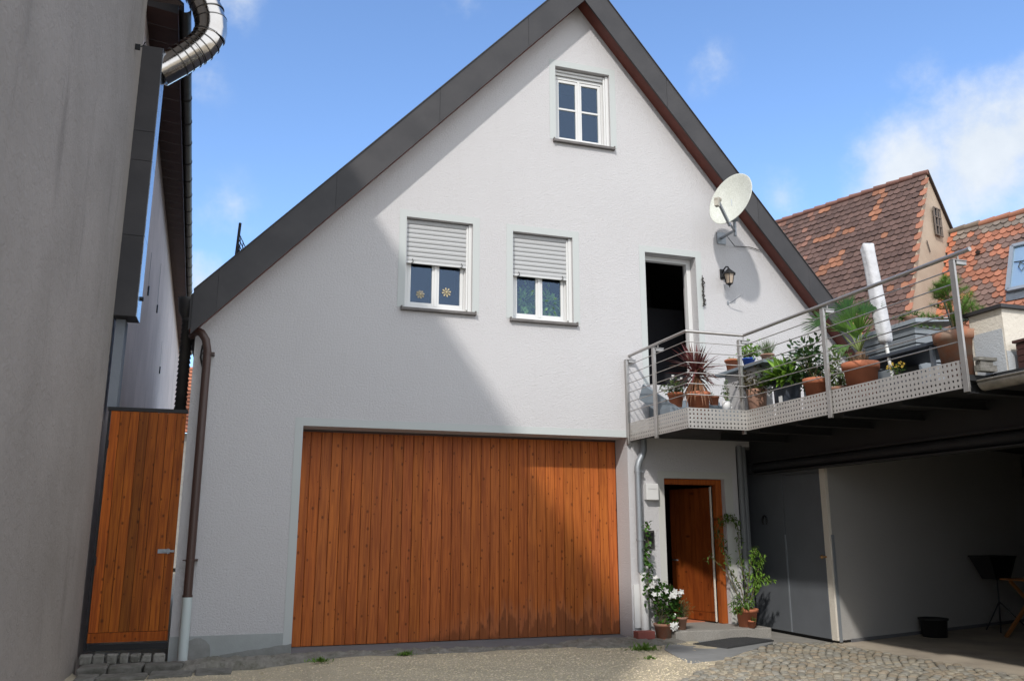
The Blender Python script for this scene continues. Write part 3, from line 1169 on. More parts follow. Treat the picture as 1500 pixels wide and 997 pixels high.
MB().tube([(hp.x, hp.y, 1.05), (hp.x + nn_.x * .05, hp.y + nn_.y * .05, 1.05), (hp.x + nn_.x * .05 - dd.x * .12, hp.y + nn_.y * .05 - dd.y * .12, 1.05)], .011, 8).build('handle', M_ZINC, ed)
p0 = hinge + nn_ * 0.045 - dd * 0.02
MB().bar((p0.x, p0.y, .17), (p0.x, p0.y, 2.17), .026, .014, up=(0, 1, 0)).build('draught_strip', M_CREAM, ed)
# surround at entrance
m = MB()
m.box(EX[0] - M_, -0.004, .16, EX[0] - .001, 0.002, EX[2] + M_)
m.box(EX[1] + .001, -0.004, .16, EX[1] + .14, 0.002, EX[2] + M_)
m.box(EX[0] - .001, -0.004, EX[2] + .001, EX[1] + .001, 0.002, EX[2] + M_)
m.build('surround', pbr('entrance_trim', (0.50, 0.50, 0.47), 0.85, bump=(90, 0.001)), H)
# plinth band
m = MB()
m.box(-2.443, -0.006, -.12, GX[0] - M_ - .002, 0.001, .25)
m.build('plinth', M_PLINTH, H)
m = MB()
pts = []
for k in range(14):
    x = -1.85 + 0.85 * k / 13
    pts.append((x, 0.02 + 0.10 * (k / 13) + 0.02 * noise.noise((x * 9, 1, 1))))
m.prism([(-1.85, -.1), (-1.0, -.1)] + list(reversed(pts)), -0.010, -0.0062)
pts = [(-2.12 + 0.16 * math.cos(a) * (1 + .12 * noise.noise((a * 3, 2, 2))), 0.06 + 0.17 * math.sin(a)) for a in [k * math.pi / 7 for k in range(14)]]
m.prism(pts, -0.0125, -0.0102)
m.build('damp_patch', pbr('damp_plaster', (0.26, 0.265, 0.255), 0.9, var=(9, 0.6, (0.19, 0.19, 0.18)), bump=(50, 0.003)), H)

# front left downpipe (brown, pale foot)
px_, py_ = -2.27, -0.13
m = MB()
pp = [(-2.48, 0.06, 4.0), (-2.46, -0.02, 4.03), (-2.42, -0.10, 4.04), (-2.36, -0.13, 4.01), (-2.30, -0.135, 3.92), (-2.272, -0.135, 3.78), (px_, py_, 3.6), (px_, py_, 0.72)]
m.tube(pp, 0.052, 16)
for z in (3.74, 1.15, 0.73):
    m.tube([(px_, py_, z - .012), (px_, py_, z + .012)], .060, 16)
m.box(px_ + .05, -0.16, 3.735, px_ + .09, -.0, 3.76)
m.box(px_ + .05, -0.16, 1.14, px_ + .085, -.0, 1.165)
m.box(px_ - .09, -0.14, 1.145, px_ - .05, -.12, 1.16)
dp = m.build('downpipe', M_BROWN, H)
MB().tube([(px_, py_, 0.72), (px_, py_, -.03)], .058, 16).build('pipe_foot', pbr('pale_pvc', (0.50, 0.56, 0.56), 0.5), dp)
m = MB()
m.tube([(px_ - .03, py_ + .02, 3.9), (px_ - .07, py_ + .05, 3.85), (px_ - .08, py_ + .06, 3.7), (px_ - .04, py_ + .1, 3.55)], .012, 8)
m.build('cable', M_BLACK, dp)
MB().box(px_ - .13, -.26, -.07, px_ + .12, -.01, -.028).build('drain_cover', M_BRICK, dp)

# eave gutter and ribbed side downpipe
m = MB()
vs, fs = [], []
for j, y in enumerate((0.32, 12.2)):
    for k in range(9):
        a = math.pi + math.pi * k / 8
        vs.append((-2.60 + 0.075 * math.cos(a), y, 4.52 + 0.075 * math.sin(a)))
for k in range(8):
    fs.append((k, k + 1, k + 10, k + 9))
m.add(vs, fs, 1, True)
m.lathe(-2.60, 0.42, [(0.05, 4.30), (0.10, 4.40), (0.12, 4.56), (0.125, 4.60), (0.115, 4.60)], 14)
zz = 4.32
pts, rs = [], []
while zz > 2.6:
    pts += [(-2.575, .42, zz), (-2.575, .42, zz - .055)]
    rs += [0.066, 0.082]
    zz -= 0.0625
m.tube(pts, rs, 14)
m.build('gutter', M_GUTTER, H)

# grey downpipe at the garage right corner
m = MB()
gx, gy = 3.845, -0.11
m.tube([(3.96, -.10, 2.86), (3.96, -.10, 2.68), (3.93, -.105, 2.60), (3.87, -.11, 2.50), (gx, gy, 2.42), (gx, gy, 2.32)], .05, 16)
m.tube([(gx, gy, 2.33), (gx, gy, .92)], .047, 16)
for z in (2.36, 1.38):
    m.tube([(gx, gy, z - .014), (gx, gy, z + .014)], .055, 16)
    m.box(gx + .03, -.11, z - .012, gx + .1, 0, z + .012)
dp2 = m.build('downpipe', M_ZINC, H, label='grey metal downpipe right of the garage door')
MB().tube([(gx + .03, gy, .92), (gx + .045, gy, .1)], .058, 16).build('pipe_foot', M_WHITE, dp2)
m = MB()
m.tube([(5.655, -.02, 2.8), (5.655, -.02, .16)], .045, 14)
MB().tube([(5.765, .05, 2.8), (5.765, .05, .16)], .045, 14).build('downpipe', pbr('grey_painted_pipe', (0.17, 0.18, 0.19), 0.6), H, label='right of the two grey pipes in the shaded corner')
m.build('downpipe', pbr('grey_painted_pipe', (0.17, 0.18, 0.19), 0.6), H, label='left of the two grey pipes in the shaded corner')
MB().box(3.765, -.03, .15, 3.86, -.004, .75).build('pipe_box', M_WHITE, H)

# ------------------------------------------------------------------ left neighbour buildings
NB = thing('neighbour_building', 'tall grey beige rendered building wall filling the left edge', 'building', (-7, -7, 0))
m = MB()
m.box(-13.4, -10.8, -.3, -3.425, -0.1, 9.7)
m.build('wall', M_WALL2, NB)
m = MB()
m.prism([(-2.83, 9.62), (-2.85, 9.75), (-8.4, 9.75 + 5.55 * 1.25), (-14, 9.75), (-14, 9.6)], -10.95, 0.05)
m.build('roof', M_TILEGAP, NB)
t = MB().box(-3.42, -.75, 7.55, -3.36, -.72, 7.62)
t.tube([(-3.40, -.7, 7.60), (-3.33, -.72, 7.62), (-3.31, -.72, 7.68)], .008, 6)
t.build('wall_hook', M_IRON, NB)

BB = thing('rear_building', 'weathered building wall with dark red eaves behind the wooden side gate', 'building', (-6, 12, 0))


def wx(y):
    return -3.45 - 0.037 * y


m = MB()
m.add([(wx(-.08), -.08, -.2), (wx(26), 26, -.2), (wx(26), 26, 8.66), (wx(-.08), -.08, 8.66)], [(0, 1, 2, 3)])
m.add([(wx(-.08) - 6, -.08, -.2), (wx(-.08), -.08, -.2), (wx(-.08), -.08, 8.66), (wx(-.08) - 6, -.08, 8.66)], [(0, 1, 2, 3)])
m.build('wall', M_WALL3, BB)
# soffit, fascia and roof above
m = MB()


def gxl(y):
    return -2.96 - 0.041 * y


for k in range(60):
    ya, yb = -.08 + k * .44, -.08 + k * .44 + .43
    m.add([(wx(ya) - .05, ya, 8.62), (gxl(ya) - .06, ya, 8.56), (gxl(yb) - .06, yb, 8.56), (wx(yb) - .05, yb, 8.62)], [(0, 3, 2, 1)], rnd.uniform(.8, 1.1))
m.add([(gxl(-.08) - .06, -.08, 8.50), (gxl(26) - .06, 26, 8.50), (gxl(26) - .06, 26, 8.76), (gxl(-.08) - .06, -.08, 8.76)], [(0, 1, 2, 3)])
m.build('eave', M_DKWOOD, BB)
m = MB()
m.add([(gxl(-.08), -.08, 8.74), (gxl(26), 26, 8.74), (gxl(26) - 6, 26, 14), (gxl(-.08) - 6, -.08, 14)], [(0, 1, 2, 3)])
m.add([(gxl(-.08), -.08, 8.70), (gxl(-.08) - 6, -.08, 14), (gxl(-.08) - 6, -.08, 8.6)], [(0, 1, 2)])
m.build('roof', M_TILEGAP, BB)
m = MB()
pts = []
vs, fs = [], []
ys = [-.06 + i * .9 for i in range(29)]
for j, y in enumerate(ys):
    for k in range(9):
        a = math.pi * 0.95 + math.pi * 1.1 * k / 8
        vs.append((gxl(y) + .015 + 0.085 * math.cos(a), y, 8.70 + 0.085 * math.sin(a)))
for j in range(len(ys) - 1):
    for k in range(8):
        fs.append((j * 9 + k, j * 9 + k + 1, j * 9 + k + 10, j * 9 + k + 9))
m.add(vs, fs, 1, True)
for y in ys[1:]:
    m.tube([(gxl(y) + .015, y - .012, 8.698), (gxl(y) + .015, y + .012, 8.698)], .094, 14)
m.build('gutter', M_GUTTER, BB)
# blue-grey strip painting the shade of the return wall; iron anchors
MB().box(-3.41, .05, 3.02, -3.30, .32, 4.16).build('return_strip', pbr('shade_bluegrey', (0.20, 0.22, 0.25), 0.9, bump=(30, 0.004)), BB)
for i, (y, z) in enumerate(((5.2, 6.0), (8.2, 6.4), (11.5, 5.6))):
    m = MB()
    X = wx(y)
    m.box(X + .003, y - .025, z - .16, X + .03, y + .025, z + .02)
    m.build('wall_anchor', M_IRON, BB)
    m = MB()
    m.box(X + .002, y + .03, z + .03, X + .005, y + .042, z + .7 + .3 * (i % 2))
    m.build('cable', M_IRON, BB)

# slate-clad duct
DU = thing('duct', 'tall dark slate clad duct on the wall corner under the steel flue', 'duct', (-3.3, 0.1, 4.2))
m = MB()
zs = [4.17, 5.25, 6.3, 6.72, 7.98]
for a, b in zip(zs[:-1], zs[1:]):
    t = rnd.uniform(.85, 1.15)
    m.box(-3.445, -.115, a + .003, -3.165, -.10, b - .003, t)
m.box(-3.44, -.10, 4.17, -3.169, .26, 7.96, .8)
m.build('cladding', M_SLATE, DU)
m = MB()
for a, b in zip(zs[:-1], zs[1:]):
    m.box(-3.168, -.112, a + .003, -3.155, .27, b - .003)
m.build('side_panel', pbr('bluish_sheet', (0.30, 0.34, 0.40), 0.22, metal=0.8, bump=(5, 0.01)), DU)
m = MB()
m.tube([(-3.15, -.06, 4.42), (-3.10, -.06, 4.42)], .03, 10)
m.build('bolt', M_IRON, DU)

FL = thing('flue_pipe', 'shiny segmented steel flue pipe bending up beside dark eaves', 'flue', (-3.1, .1, 7.8))
m = MB()
path = [(-3.22, .1, 7.72), (-2.98, .1, 7.93), (-2.78, .1, 8.13)]
m.tube(path, .205, 32)
bend = [(-2.78, .1, 8.13), (-2.70, .1, 8.215), (-2.645, .1, 8.30), (-2.60, .1, 8.40)]
m.tube(bend, .212, 32)
m.tube([(-2.60, .1, 8.38), (-2.585, .1, 8.5), (-2.60, .1, 8.66)], .222, 32)
m.tube([(-2.60, .1, 8.64), (-2.66, .1, 8.82), (-2.76, .1, 9.0), (-2.80, .1, 9.2)], .215, 32)
m.tube([(-2.80, .1, 9.2), (-2.80, .1, 11.2)], .21, 32)
m.build('pipe', M_STEEL, FL)
m = MB()


def ringat(p, d, r):
    p, d = Vector(p), Vector(d).normalized()
    m.tube([p - d * .008, p + d * .008], r, 32)


for p, d, r in (((-2.98, .1, 7.93), (1, 0, .92), .213), ((-2.90, .1, 8.01), (1, 0, .97), .213), ((-2.82, .1, 8.09), (1, 0, 1), .216), ((-2.76, .1, 8.15), (1, 0, 1), .218),
                ((-2.70, .1, 8.215), (.8, 0, 1), .219), ((-2.645, .1, 8.30), (.5, 0, 1), .22), ((-2.605, .1, 8.40), (.25, 0, 1), .226),
                ((-2.60, .1, 8.65), (-.2, 0, 1), .226), ((-2.64, .1, 8.78), (-.35, 0, 1), .223), ((-2.70, .1, 8.9), (-.5, 0, 1), .222), ((-2.76, .1, 9.0), (-.4, 0, 1), .221)):
    ringat(p, d, r)
m.build('seam', pbr('seam_steel', (0.16, 0.15, 0.14), 0.3, metal=0.9), FL)

# side gate
GT = thing('side_gate', 'narrow tall wooden plank gate between two houses', 'gate', (-2.9, 0, .2))
m = MB()
nb = 8
gx0, gx1 = -3.345, -2.462
ww = (gx1 - gx0) / nb
for i in range(nb):
    a = gx0 + i * ww
    t = rnd.uniform(.72, 1.1)
    if i == 0:
        t = 1.35
    if i == 3:
        c = (t * .72, t * .85, t * .9)
    else:
        c = (t, t * rnd.uniform(.93, 1.05), t)
    m.box(a + .002, -.022, .33, a + ww - .003, .0, 2.965, c)
m.box(gx0 + .004, .001, .25, gx1 - .004, .008, 2.96, .2)
m.box(gx0, -.03, .215, gx1, .003, .325, (1.0, .9, .8))
m.build('plank_panel', M_WGATE, GT)
m = MB()
m.box(-3.385, -.03, 2.97, -2.447, .04, 3.015)
m.box(-3.375, -.01, .12, -3.352, .03, 2.968)
m.box(-3.34, .0, .12, -2.45, .03, .19)
m.build('gate_frame', M_IRON, GT)
m = MB()
m.box(-2.66, -.030, 1.235, -2.52, -.023, 1.285)
m.box(-2.60, -.045, 1.248, -2.47, -.031, 1.272)
m.box(-2.55, -.05, 1.23, -2.535, -.028, 1.29)
m.build('latch', M_ZINC, GT)
m = MB()
m.box(-3.36, -.04, 1.1, -3.335, -.02, 1.2)
m.build('hinge', M_IRON, GT)
m = MB()
m.box(-3.36, -.04, 2.5, -3.335, -.02, 2.6)
m.build('hinge', M_IRON, GT)

# ------------------------------------------------------------------ balcony / terrace
BX0, BX1, BY1, BYE = 3.76, 4.65, -1.80, -5.45
ZB, ZT = 2.81, 3.08
BA = thing('balcony', 'grey steel balcony terrace with perforated fascia and horizontal rod railing', 'balcony', (4.7, -2.5, 2.8))
m = MB()
m.box(BX0 + .01, BY1 + .01, 2.875, BX1 + .004, -.006, 2.93)
m.box(BX1 + .012, BYE + .01, 2.875, 12.0, -.006, 2.93)
m.box(7.91, -.005, 2.875, 12.0, 3.0, 2.93)  # added cover slab, blocks sun leaking onto the shed wall
m.build('deck', M_DKSTEEL, BA)


def perforated(mb, a, b, z0, z1):
    """plate from a to b (x,y) with square holes"""
    a, b = Vector(a), Vector(b)
    L_ = (b - a).length
    d = (b - a) / L_
    pit = 0.054
    n = int(L_ / pit)
    pit = L_ / n
    hole = 0.021
    rows = 5
    vp = (z1 - z0) / rows

    def seg(s0, s1, za, zb):
        p, q = a + d * s0, a + d * s1
        mb.bar((p.x, p.y, (za + zb) / 2), (q.x, q.y, (za + zb) / 2), .004, zb - za)
    for r in range(rows + 1):
        za = z0 + r * vp - (vp - hole) / 2 if r else z0
        zb = z0 + r * vp + (vp - hole) / 2 if r < rows else z1
        seg(0, L_, za, zb)
    for r in range(rows):
        zc = z0 + (r + .5) * vp
        for i in range(n + 1):
            s0 = max(0, i * pit - (pit - hole) / 2)
            s1 = min(L_, i * pit + (pit - hole) / 2)
            seg(s0, s1, zc - hole / 2, zc + hole / 2)


for a, b in (((BX0, -.03), (BX0, BY1)), ((BX0 + .003, BY1), (BX1 - .003, BY1)), ((BX1, BY1), (BX1, -3.5)), ((BX1, -3.505), (BX1, BYE))):
    m = MB()
    perforated(m, a, b, ZB, ZT)
    m.build('perforated_plate', M_GALV, BA)
# edge channel behind the plates, lets the holes read dark
m = MB()
m.box(BX0 + .03, BY1 + .05, ZB + .0, BX0 + .06, -.02, 2.872)
m.box(BX1 + .03, BYE + .05, ZB + .0, BX1 + .07, BY1 + .02, 2.872)
m.box(BX0 + .07, BY1 + .03, ZB + .0, BX1 + .02, BY1 + .06, 2.872)
m.build('edge_channel', M_DKSTEEL, BA)
posts = [((BX0 - .012, -.04), 0), ((BX0 - .012, -.94), 0), ((BX1 - .012, -1.74), 0), ((BX1 - .012, -3.5), 0), ((BX1 - .012, -5.43), 0)]
for (x, y), _ in posts:
    m = MB()
    m.box(x - .022, y - .030, ZB - .045, x + .0, y + .030, 4.045)
    m.box(x + .0, y - .007, ZB - .045, x + .028, y + .007, 4.045)
    m.box(x - .022, y - .028, 4.047, x + .15, y + .028, 4.057)
    m.box(x + .03, y - .02, 4.010, x + .15, y + .02, 4.045)
    m.tube([(x + .07, y, 4.05), (x + .07, y, 4.115)], .007, 8)
    p = m.build('post', M_RAIL, BA, bevel=0.002)
hr = [(BX0 + .058, .0, 4.125), (BX0 + .058, BY1 + .06, 4.125), (BX1 + .058, BY1 + .06, 4.125), (BX1 + .058, -5.58, 4.125)]
hr = [(BX0 + .058, 0, 4.125), (BX0 + .058, BY1 + .075, 4.125), (BX0 + .073, BY1 + .06, 4.125), (BX1 + .043, BY1 + .06, 4.125), (BX1 + .058, BY1 + .045, 4.125), (BX1 + .058, -5.58, 4.125)]
MB().tube(hr, .0215, 14).build('handrail', M_RAIL, BA)
for z in (3.97, 3.83, 3.69, 3.55, 3.405, 3.26):
    MB().tube([(BX0 + .02, -.03, z), (BX0 + .02, BY1 + .035, z), (BX0 + .035, BY1 + .02, z), (BX1 + .005, BY1 + .02, z), (BX1 + .02, BY1 + .005, z), (BX1 + .02, BYE + .03, z)], .0065, 8).build('rail_rod', M_RAIL, BA)
# joists, main beam
for y in (-1.0, -1.95, -2.75, -3.6, -4.5, -5.35):
    m = MB()
    xa = BX1 + .08
    m.box(xa, y - .04, ZB - .045, 5.84, y + .04, ZB - .035)
    m.box(xa, y - .004, ZB - .034, 5.84, y + .004, 2.864)
    m.box(xa, y - .04, 2.865, 5.84, y + .04, 2.874)
    m.build('joist', M_DKSTEEL, BA)
m = MB()
m.box(5.85, -7.5, 2.56, 6.0, -.01, 2.874)
m.box(5.81, -7.5, 2.53, 6.04, -.01, 2.557)
m.build('main_beam', M_DKSTEEL, BA)
m = MB()
m.tube([(5.93, -7.5, 2.455), (5.93, -.01, 2.455)], .074, 14)
m.box(5.80, -7.5, 2.355, 6.0, -.01, 2.372)
m.build('beam_pipe', M_DKSTEEL, BA)

# storage shed under the terrace
SH = thing('storage_shed', 'grey boarded store with white side wall under the terrace', 'shed', (7, 0, 0))
wa = math.atan2(-.81 + 1.39, 8.16 - 6.17)
m = MB()
cx0, cy0 = 6.17, -1.41
ex, ey = cx0 + 6 * math.cos(wa), cy0 + 6 * math.sin(wa)
nx_, ny_ = -math.sin(wa), math.cos(wa)
m.add([(cx0, cy0, .05), (ex, ey, .05), (ex + nx_ * .1, ey + ny_ * .1, .05), (cx0, cy0 + .1, .05),
       (cx0, cy0, 2.86), (ex, ey, 2.86), (ex + nx_ * .1, ey + ny_ * .1, 2.86), (cx0, cy0 + .1, 2.86)],
      [(0, 1, 5, 4), (1, 2, 6, 5), (2, 3, 7, 6), (3, 0, 4, 7), (0, 3, 2, 1)])
m.build('side_wall', M_SHED, SH)
m = MB()
m.add([(cx0 + .1, cy0 + .035, 0.0), (ex, ey + .01, 0.0), (ex, ey + .01, .05), (cx0 + .1, cy0 + .035, .05)], [(0, 1, 2, 3)])
m.box(6.15, -1.36, 0, 6.17, .8, .05)
m.build('base_gap', M_BLACK, SH)
m = MB()
m.bar((cx0 + .22 * math.cos(wa), cy0 + .22 * math.sin(wa) - .012, .035), (ex, ey - .012, .035), .015, .045)
m.build('base_strip', M_SILLC, SH)
MB().box(6.12, -.40, .055, 6.16, .8, 2.86).build('door_panel', M_DOORGREY, SH, bevel=0.004)
m = MB().box(6.115, -1.285, .055, 6.16, -.425, 2.32)
m.build('shed_door', M_DOORGREY, SH, bevel=0.004)
MB().box(6.12, -1.285, 2.325, 6.16, -.405, 2.86).build('door_panel', M_DOORGREY, SH)
MB().box(6.105, -.428, .06, 6.117, -.402, 1.45).build('edge_trim', M_ZINC, SH)
MB().box(6.12, -1.41, .045, 6.168, -1.29, 2.86).build('corner_post', M_CREAM, SH, bevel=0.004)
m = MB()
m.box(6.145, -1.432, .03, 6.185, -1.413, 1.45)
m.build('corner_profile', M_ZINC, SH)
m = MB()
m.tube([(6.12, -1.31, 1.15), (6.06, -1.31, 1.15)], .014, 10)
m.lathe(0, 0, [(0.0, 0), (.022, .0), (.028, .015), (.018, .035), (0, .04)], 12, M=Matrix.Translation((6.06, -1.31, 1.15)) @ Matrix.Rotation(rad(-90), 4, 'Y'))
m.build('knob', pbr('brass', (0.45, 0.26, 0.12), 0.35, metal=0.8), SH)
m = MB()
hs = []
for k in range(13):
    a = rad(-50) + rad(280) * k / 12
    hs.append((6.105, 0.08 - .055 * math.cos(a), 1.66 + .075 * math.sin(a)))
m.tube(hs, [.010 + .004 * math.sin(math.pi * k / 12) for k in range(13)], 8)
tag(m.build('horseshoe', M_IRON, loc=(6.105, .08, 1.6)), 'dark iron horseshoe hung on the grey shed boards', 'horseshoe')

# neighbouring carport wing: roof, far walls, gutter, parapet block
CP = thing('carport', 'low dark carport wing with zinc gutter at the right edge', 'carport', (8, -9, 0))
m = MB()
m.box(4.93, -16, 2.80, 12.0, BYE - .02, 2.95)
m.box(12.01, -16, 0, 12.2, 2, 2.95)
m.box(4.93, -16.2, 0, 12.0, -16.01, 2.95)
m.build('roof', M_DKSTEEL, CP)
MB().box(5.16, -16, 0, 5.30, -6.15, 2.79).build('light_block_wall', pbr('dark_wall', (0.05, 0.048, 0.045), 0.9), CP)  # added unseen wall, blocks light so the carport stays dark
MB().box(11.6, -9, 0, 11.99, 1.2, 2.79).build('back_wall', pbr('dark_wall', (0.05, 0.048, 0.045), 0.9), CP)  # back wall in the same even dark colour
MB().box(5.02, -16, 2.56, 5.16, BYE - .3, 2.79).build('roof_beam', M_DKSTEEL, CP)
m = MB()
vs, fs = [], []
ys = [BYE + .02, -16]
for y in ys:
    for rr in (.085, .078):
        for k in range(11):
            a = math.pi + math.pi * k / 10
            vs.append((4.84 + rr * math.cos(a), y, 2.87 + rr * math.sin(a)))
for k in range(10):
    fs.append((k, k + 1, 22 + k + 1, 22 + k))
    fs.append((11 + k + 1, 11 + k, 33 + k, 33 + k + 1))
fs.append((0, 22, 33, 11))
fs.append((10, 21, 43, 32))
m.add(vs, fs, 1, True)
m.add([(4.84 + .08 * math.cos(math.pi + math.pi * k / 10), BYE + .02, 2.87 + .08 * math.sin(math.pi + math.pi * k / 10)) for k in range(11)], [tuple(range(11))])
m.tube([(4.755, BYE + .02, 2.875), (4.755, -16, 2.875)], .011, 8)
m.build('gutter', pbr('old_zinc', (0.30, 0.28, 0.25), 0.5, metal=0.6, var=(8, 0.8, (0.16, 0.15, 0.13)), bump=(20, 0.002)), CP)
PW = thing('parapet', 'roughcast chimney like parapet block with dark slate coping behind gutter', 'parapet', (5.6, -6, 2.95))
m = MB()
m.box(4.955, -5.62, 2.95, 6.6, -5.24, 3.55)
m.build('block', M_CREAM, PW)
m = MB()
m.box(4.951, -5.60, 2.95, 4.9545, -5.27, 3.36)
m.box(4.951, -5.624, 2.95, 5.10, -5.6205, 3.14)
m.build('grey_paint', pbr('grey_patch', (0.42, 0.44, 0.46), 0.85, bump=(70, 0.006)), PW)
m = MB()
m.box(4.91, -5.66, 3.552, 6.7, -5.19, 3.585)
m.build('coping', M_SLATE, PW)
CR = MB()
for k in range(4):
    CR.box(4.98, -5.95, 2.96 + k * .058, 5.45, -5.70, 3.012 + k * .058, rnd.uniform(.6, 1.1))
CR.box(4.96, -5.97, 3.195, 5.47, -5.68, 3.22)
tag(CR.build('slatted_box', M_DKWOOD, loc=(5.3, -5.8, 2.96)), 'dark slatted box on the carport roof at the right edge', 'box')
# weathered timber ends at balcony end
m = MB()
m.box(4.70, -5.54, 2.952, 4.90, -5.47, 3.01)
m.box(4.72, -5.53, 3.014, 4.87, -5.47, 3.05)
m.box(4.69, -5.545, 3.054, 4.91, -5.48, 3.085)
tag(m.build('timber_offcuts', M_STONE, loc=(4.85, -5.56, 2.95)), 'small stack of weathered timber ends at the balcony end', 'timber')

# ------------------------------------------------------------------ background tiled houses
RD = Vector((-0.3302, 0.9439, 0))
GD = Vector((0.9439, 0.3302, 0))
ZD = Vector((0, 0, 1))


def L2W(A, a, b, c):
    return A + RD * a + GD * b + ZD * c


def tile_roof(A, a0, a1, top, slope, length, tw, rh, colf, mb, sh=(.90, 1.03, 1.10)):
    """beaver-tail tiles on the plane through the ridge line; slope = unit (g,z)"""
    sl = GD * slope[0] + ZD * slope[1]
    nrm = RD.cross(sl).normalized()
    if nrm.z < 0:
        nrm = -nrm
    rows = int(length / rh)
    n = int(abs(a1 - a0) / tw)
    for r in range(rows, -1, -1):
        for i in range(n + 2):
            a = a0 + (i + (0.5 if r % 2 else 0) - .5) * tw * (1 if a1 > a0 else -1)
            if (a < min(a0, a1) - .01) or a > max(a0, a1) + .01:
                continue
            base = A + RD * a + GD * top[0] + ZD * top[1] + sl * (r * rh)
            hw = tw * .48
            lift0, lift1 = 0.004 + rnd.uniform(0, .003), 0.040 + rnd.uniform(-.008, .012)
            yaw_ = rnd.uniform(-.02, .02)
            pts = []
            for (u, v) in ((-1, 0), (1, 0), (1, sh[0]), (.68, sh[1]), (0, sh[2]), (-.68, sh[1]), (-1, sh[0])):
                f = v * rh * 1.25
                pts.append(base + RD * (u * hw + f * yaw_) + sl * f + nrm * (lift0 + (lift1 - lift0) * v))
            low = [p - nrm * .02 for p in pts]
            c = colf(a, r)
            mb.add(pts + low, [(0, 1, 2, 3, 4, 5, 6), (2, 9, 10, 3), (3, 10, 11, 4), (4, 11, 12, 5), (5, 12, 13, 6), (1, 8, 9, 2), (6, 13, 7, 0)], c)


APX = Vector((15.434, 5.207, 10.977))
slA = (-0.3893, -0.9211)
HA = thing('tiled_house', 'steep brown tiled house with beige gable and scattered orange tiles', 'house', (15, 8, 0))


def colA(a, r):
    v = rnd.uniform(.75, 1.2)
    c = (0.125 * v, 0.073 * v, 0.058 * v)
    cl = noise.noise((a * 1.1 + 3, r * .28, 4)) + 0.25 * noise.noise((a * 3, r * .9, 9))
    if cl > .33 and rnd.random() < .6:
        c = (0.31 * v, 0.135 * v, 0.075 * v)
    if a < .12:
        c = (0.36 * v, 0.15 * v, 0.09 * v)
    if a > 3.4 and rnd.random() < .35:
        c = (0.24 * v, 0.12 * v, 0.085 * v)
    return c


m = MB()
tile_roof(APX, 0.03, 7.2, (0, -.02), slA, 5.6, .19, .185, colA, m)
m.build('roof', M_TILE, HA)
m = MB()
for k in range(19):
    a = -.03 + k * .38
    p, q = L2W(APX, a, 0, -.01), L2W(APX, a + .40, 0, .012)
    v = rnd.uniform(.8, 1.1)
    m.tube([p, q], [.075, .088], 8, (0.21 * v, 0.10 * v, 0.075 * v))
m.build('ridge_tile', M_TILE, HA)
m = MB()
lo = 5.6
P = [L2W(APX, 0.02, 0, -.05), L2W(APX, .02, slA[0] * lo, slA[1] * lo - .03), L2W(APX, .02, slA[0] * lo, -10.9), L2W(APX, .02, 5.0, -10.9), L2W(APX, .02, 5.0, -6.9)]
Q = [p + RD * 7.1 for p in P]
m.add(P + Q, [(0, 1, 2, 3, 4), (9, 8, 7, 6, 5), (1, 6, 7, 2), (2, 7, 8, 3), (3, 8, 9, 4), (0, 4, 9, 5), (0, 5, 6, 1)])
m.build('wall', M_BEIGE, HA)
m = MB()
m.add([L2W(APX, -.05, 0.0, .02), L2W(APX, -.05, 5, -6.83), L2W(APX, -.05, 5, -6.93), L2W(APX, -.05, 0, -.08), L2W(APX, 7.2, 0, .02), L2W(APX, 7.2, 5, -6.83), L2W(APX, 7.2, 5, -6.93), L2W(APX, 7.2, 0, -.08)],
      [(0, 3, 2, 1), (0, 1, 5, 4), (3, 7, 6, 2), (1, 2, 6, 5)])
m.build('rear_roof', M_TILEGAP, HA)
# gable window with grille
m = MB()
gz = -1.05


def onG(b, c, d=-.02):
    return L2W(APX, d, b, c)


m.add([onG(.02, -1.02), onG(.36, -1.02), onG(.36, -1.78), onG(.02, -1.78)], [(0, 3, 2, 1)])
MB().add([onG(-.50, -2.05, -.01), onG(-.45, -2.05, -.01), onG(-.33, -2.35, -.01), onG(-.38, -2.35, -.01)], [(0, 3, 2, 1)]).build('wall_slit', M_BLACK, HA)
wd_ = m.build('window', M_BLACK, HA)
m = MB()
for q in (0.02, .19, .36):
    m.bar(onG(q, -1.0, -.05), onG(q, -1.80, -.05), .03, .03, up=RD)
for q in (-1.02, -1.27, -1.52, -1.78):
    m.bar(onG(0, q, -.05), onG(.38, q, -.05), .03, .03, up=RD)
m.build('grille', pbr('grey_timber', (0.16, 0.13, 0.11), 0.9), wd_)

B0 = L2W(APX, -.02, 0.9, -1.5)
slB = (-0.449, -0.8936)
HB = thing('tiled_house', 'orange tiled house with mossy ridge and a skylight at the right edge', 'house', (17, 2, 0))


def colB(a, r):
    v = rnd.uniform(.75, 1.2)
    c = (0.34 * v, 0.135 * v, 0.08 * v)
    moss = noise.noise((a * 1.4, r * .3, 14)) + .5 * noise.noise((a * 5, r * 1.1, 3))
    if moss > (.02 if a > -1.5 else .22):
        c = (0.17 * v, 0.105 * v, 0.085 * v)
    if r < 2 and rnd.random() < .75:
        c = (0.20 * v, 0.16 * v, 0.13 * v)
    if a > -.12:
        c = (0.46 * v, 0.16 * v, 0.085 * v)
    return c


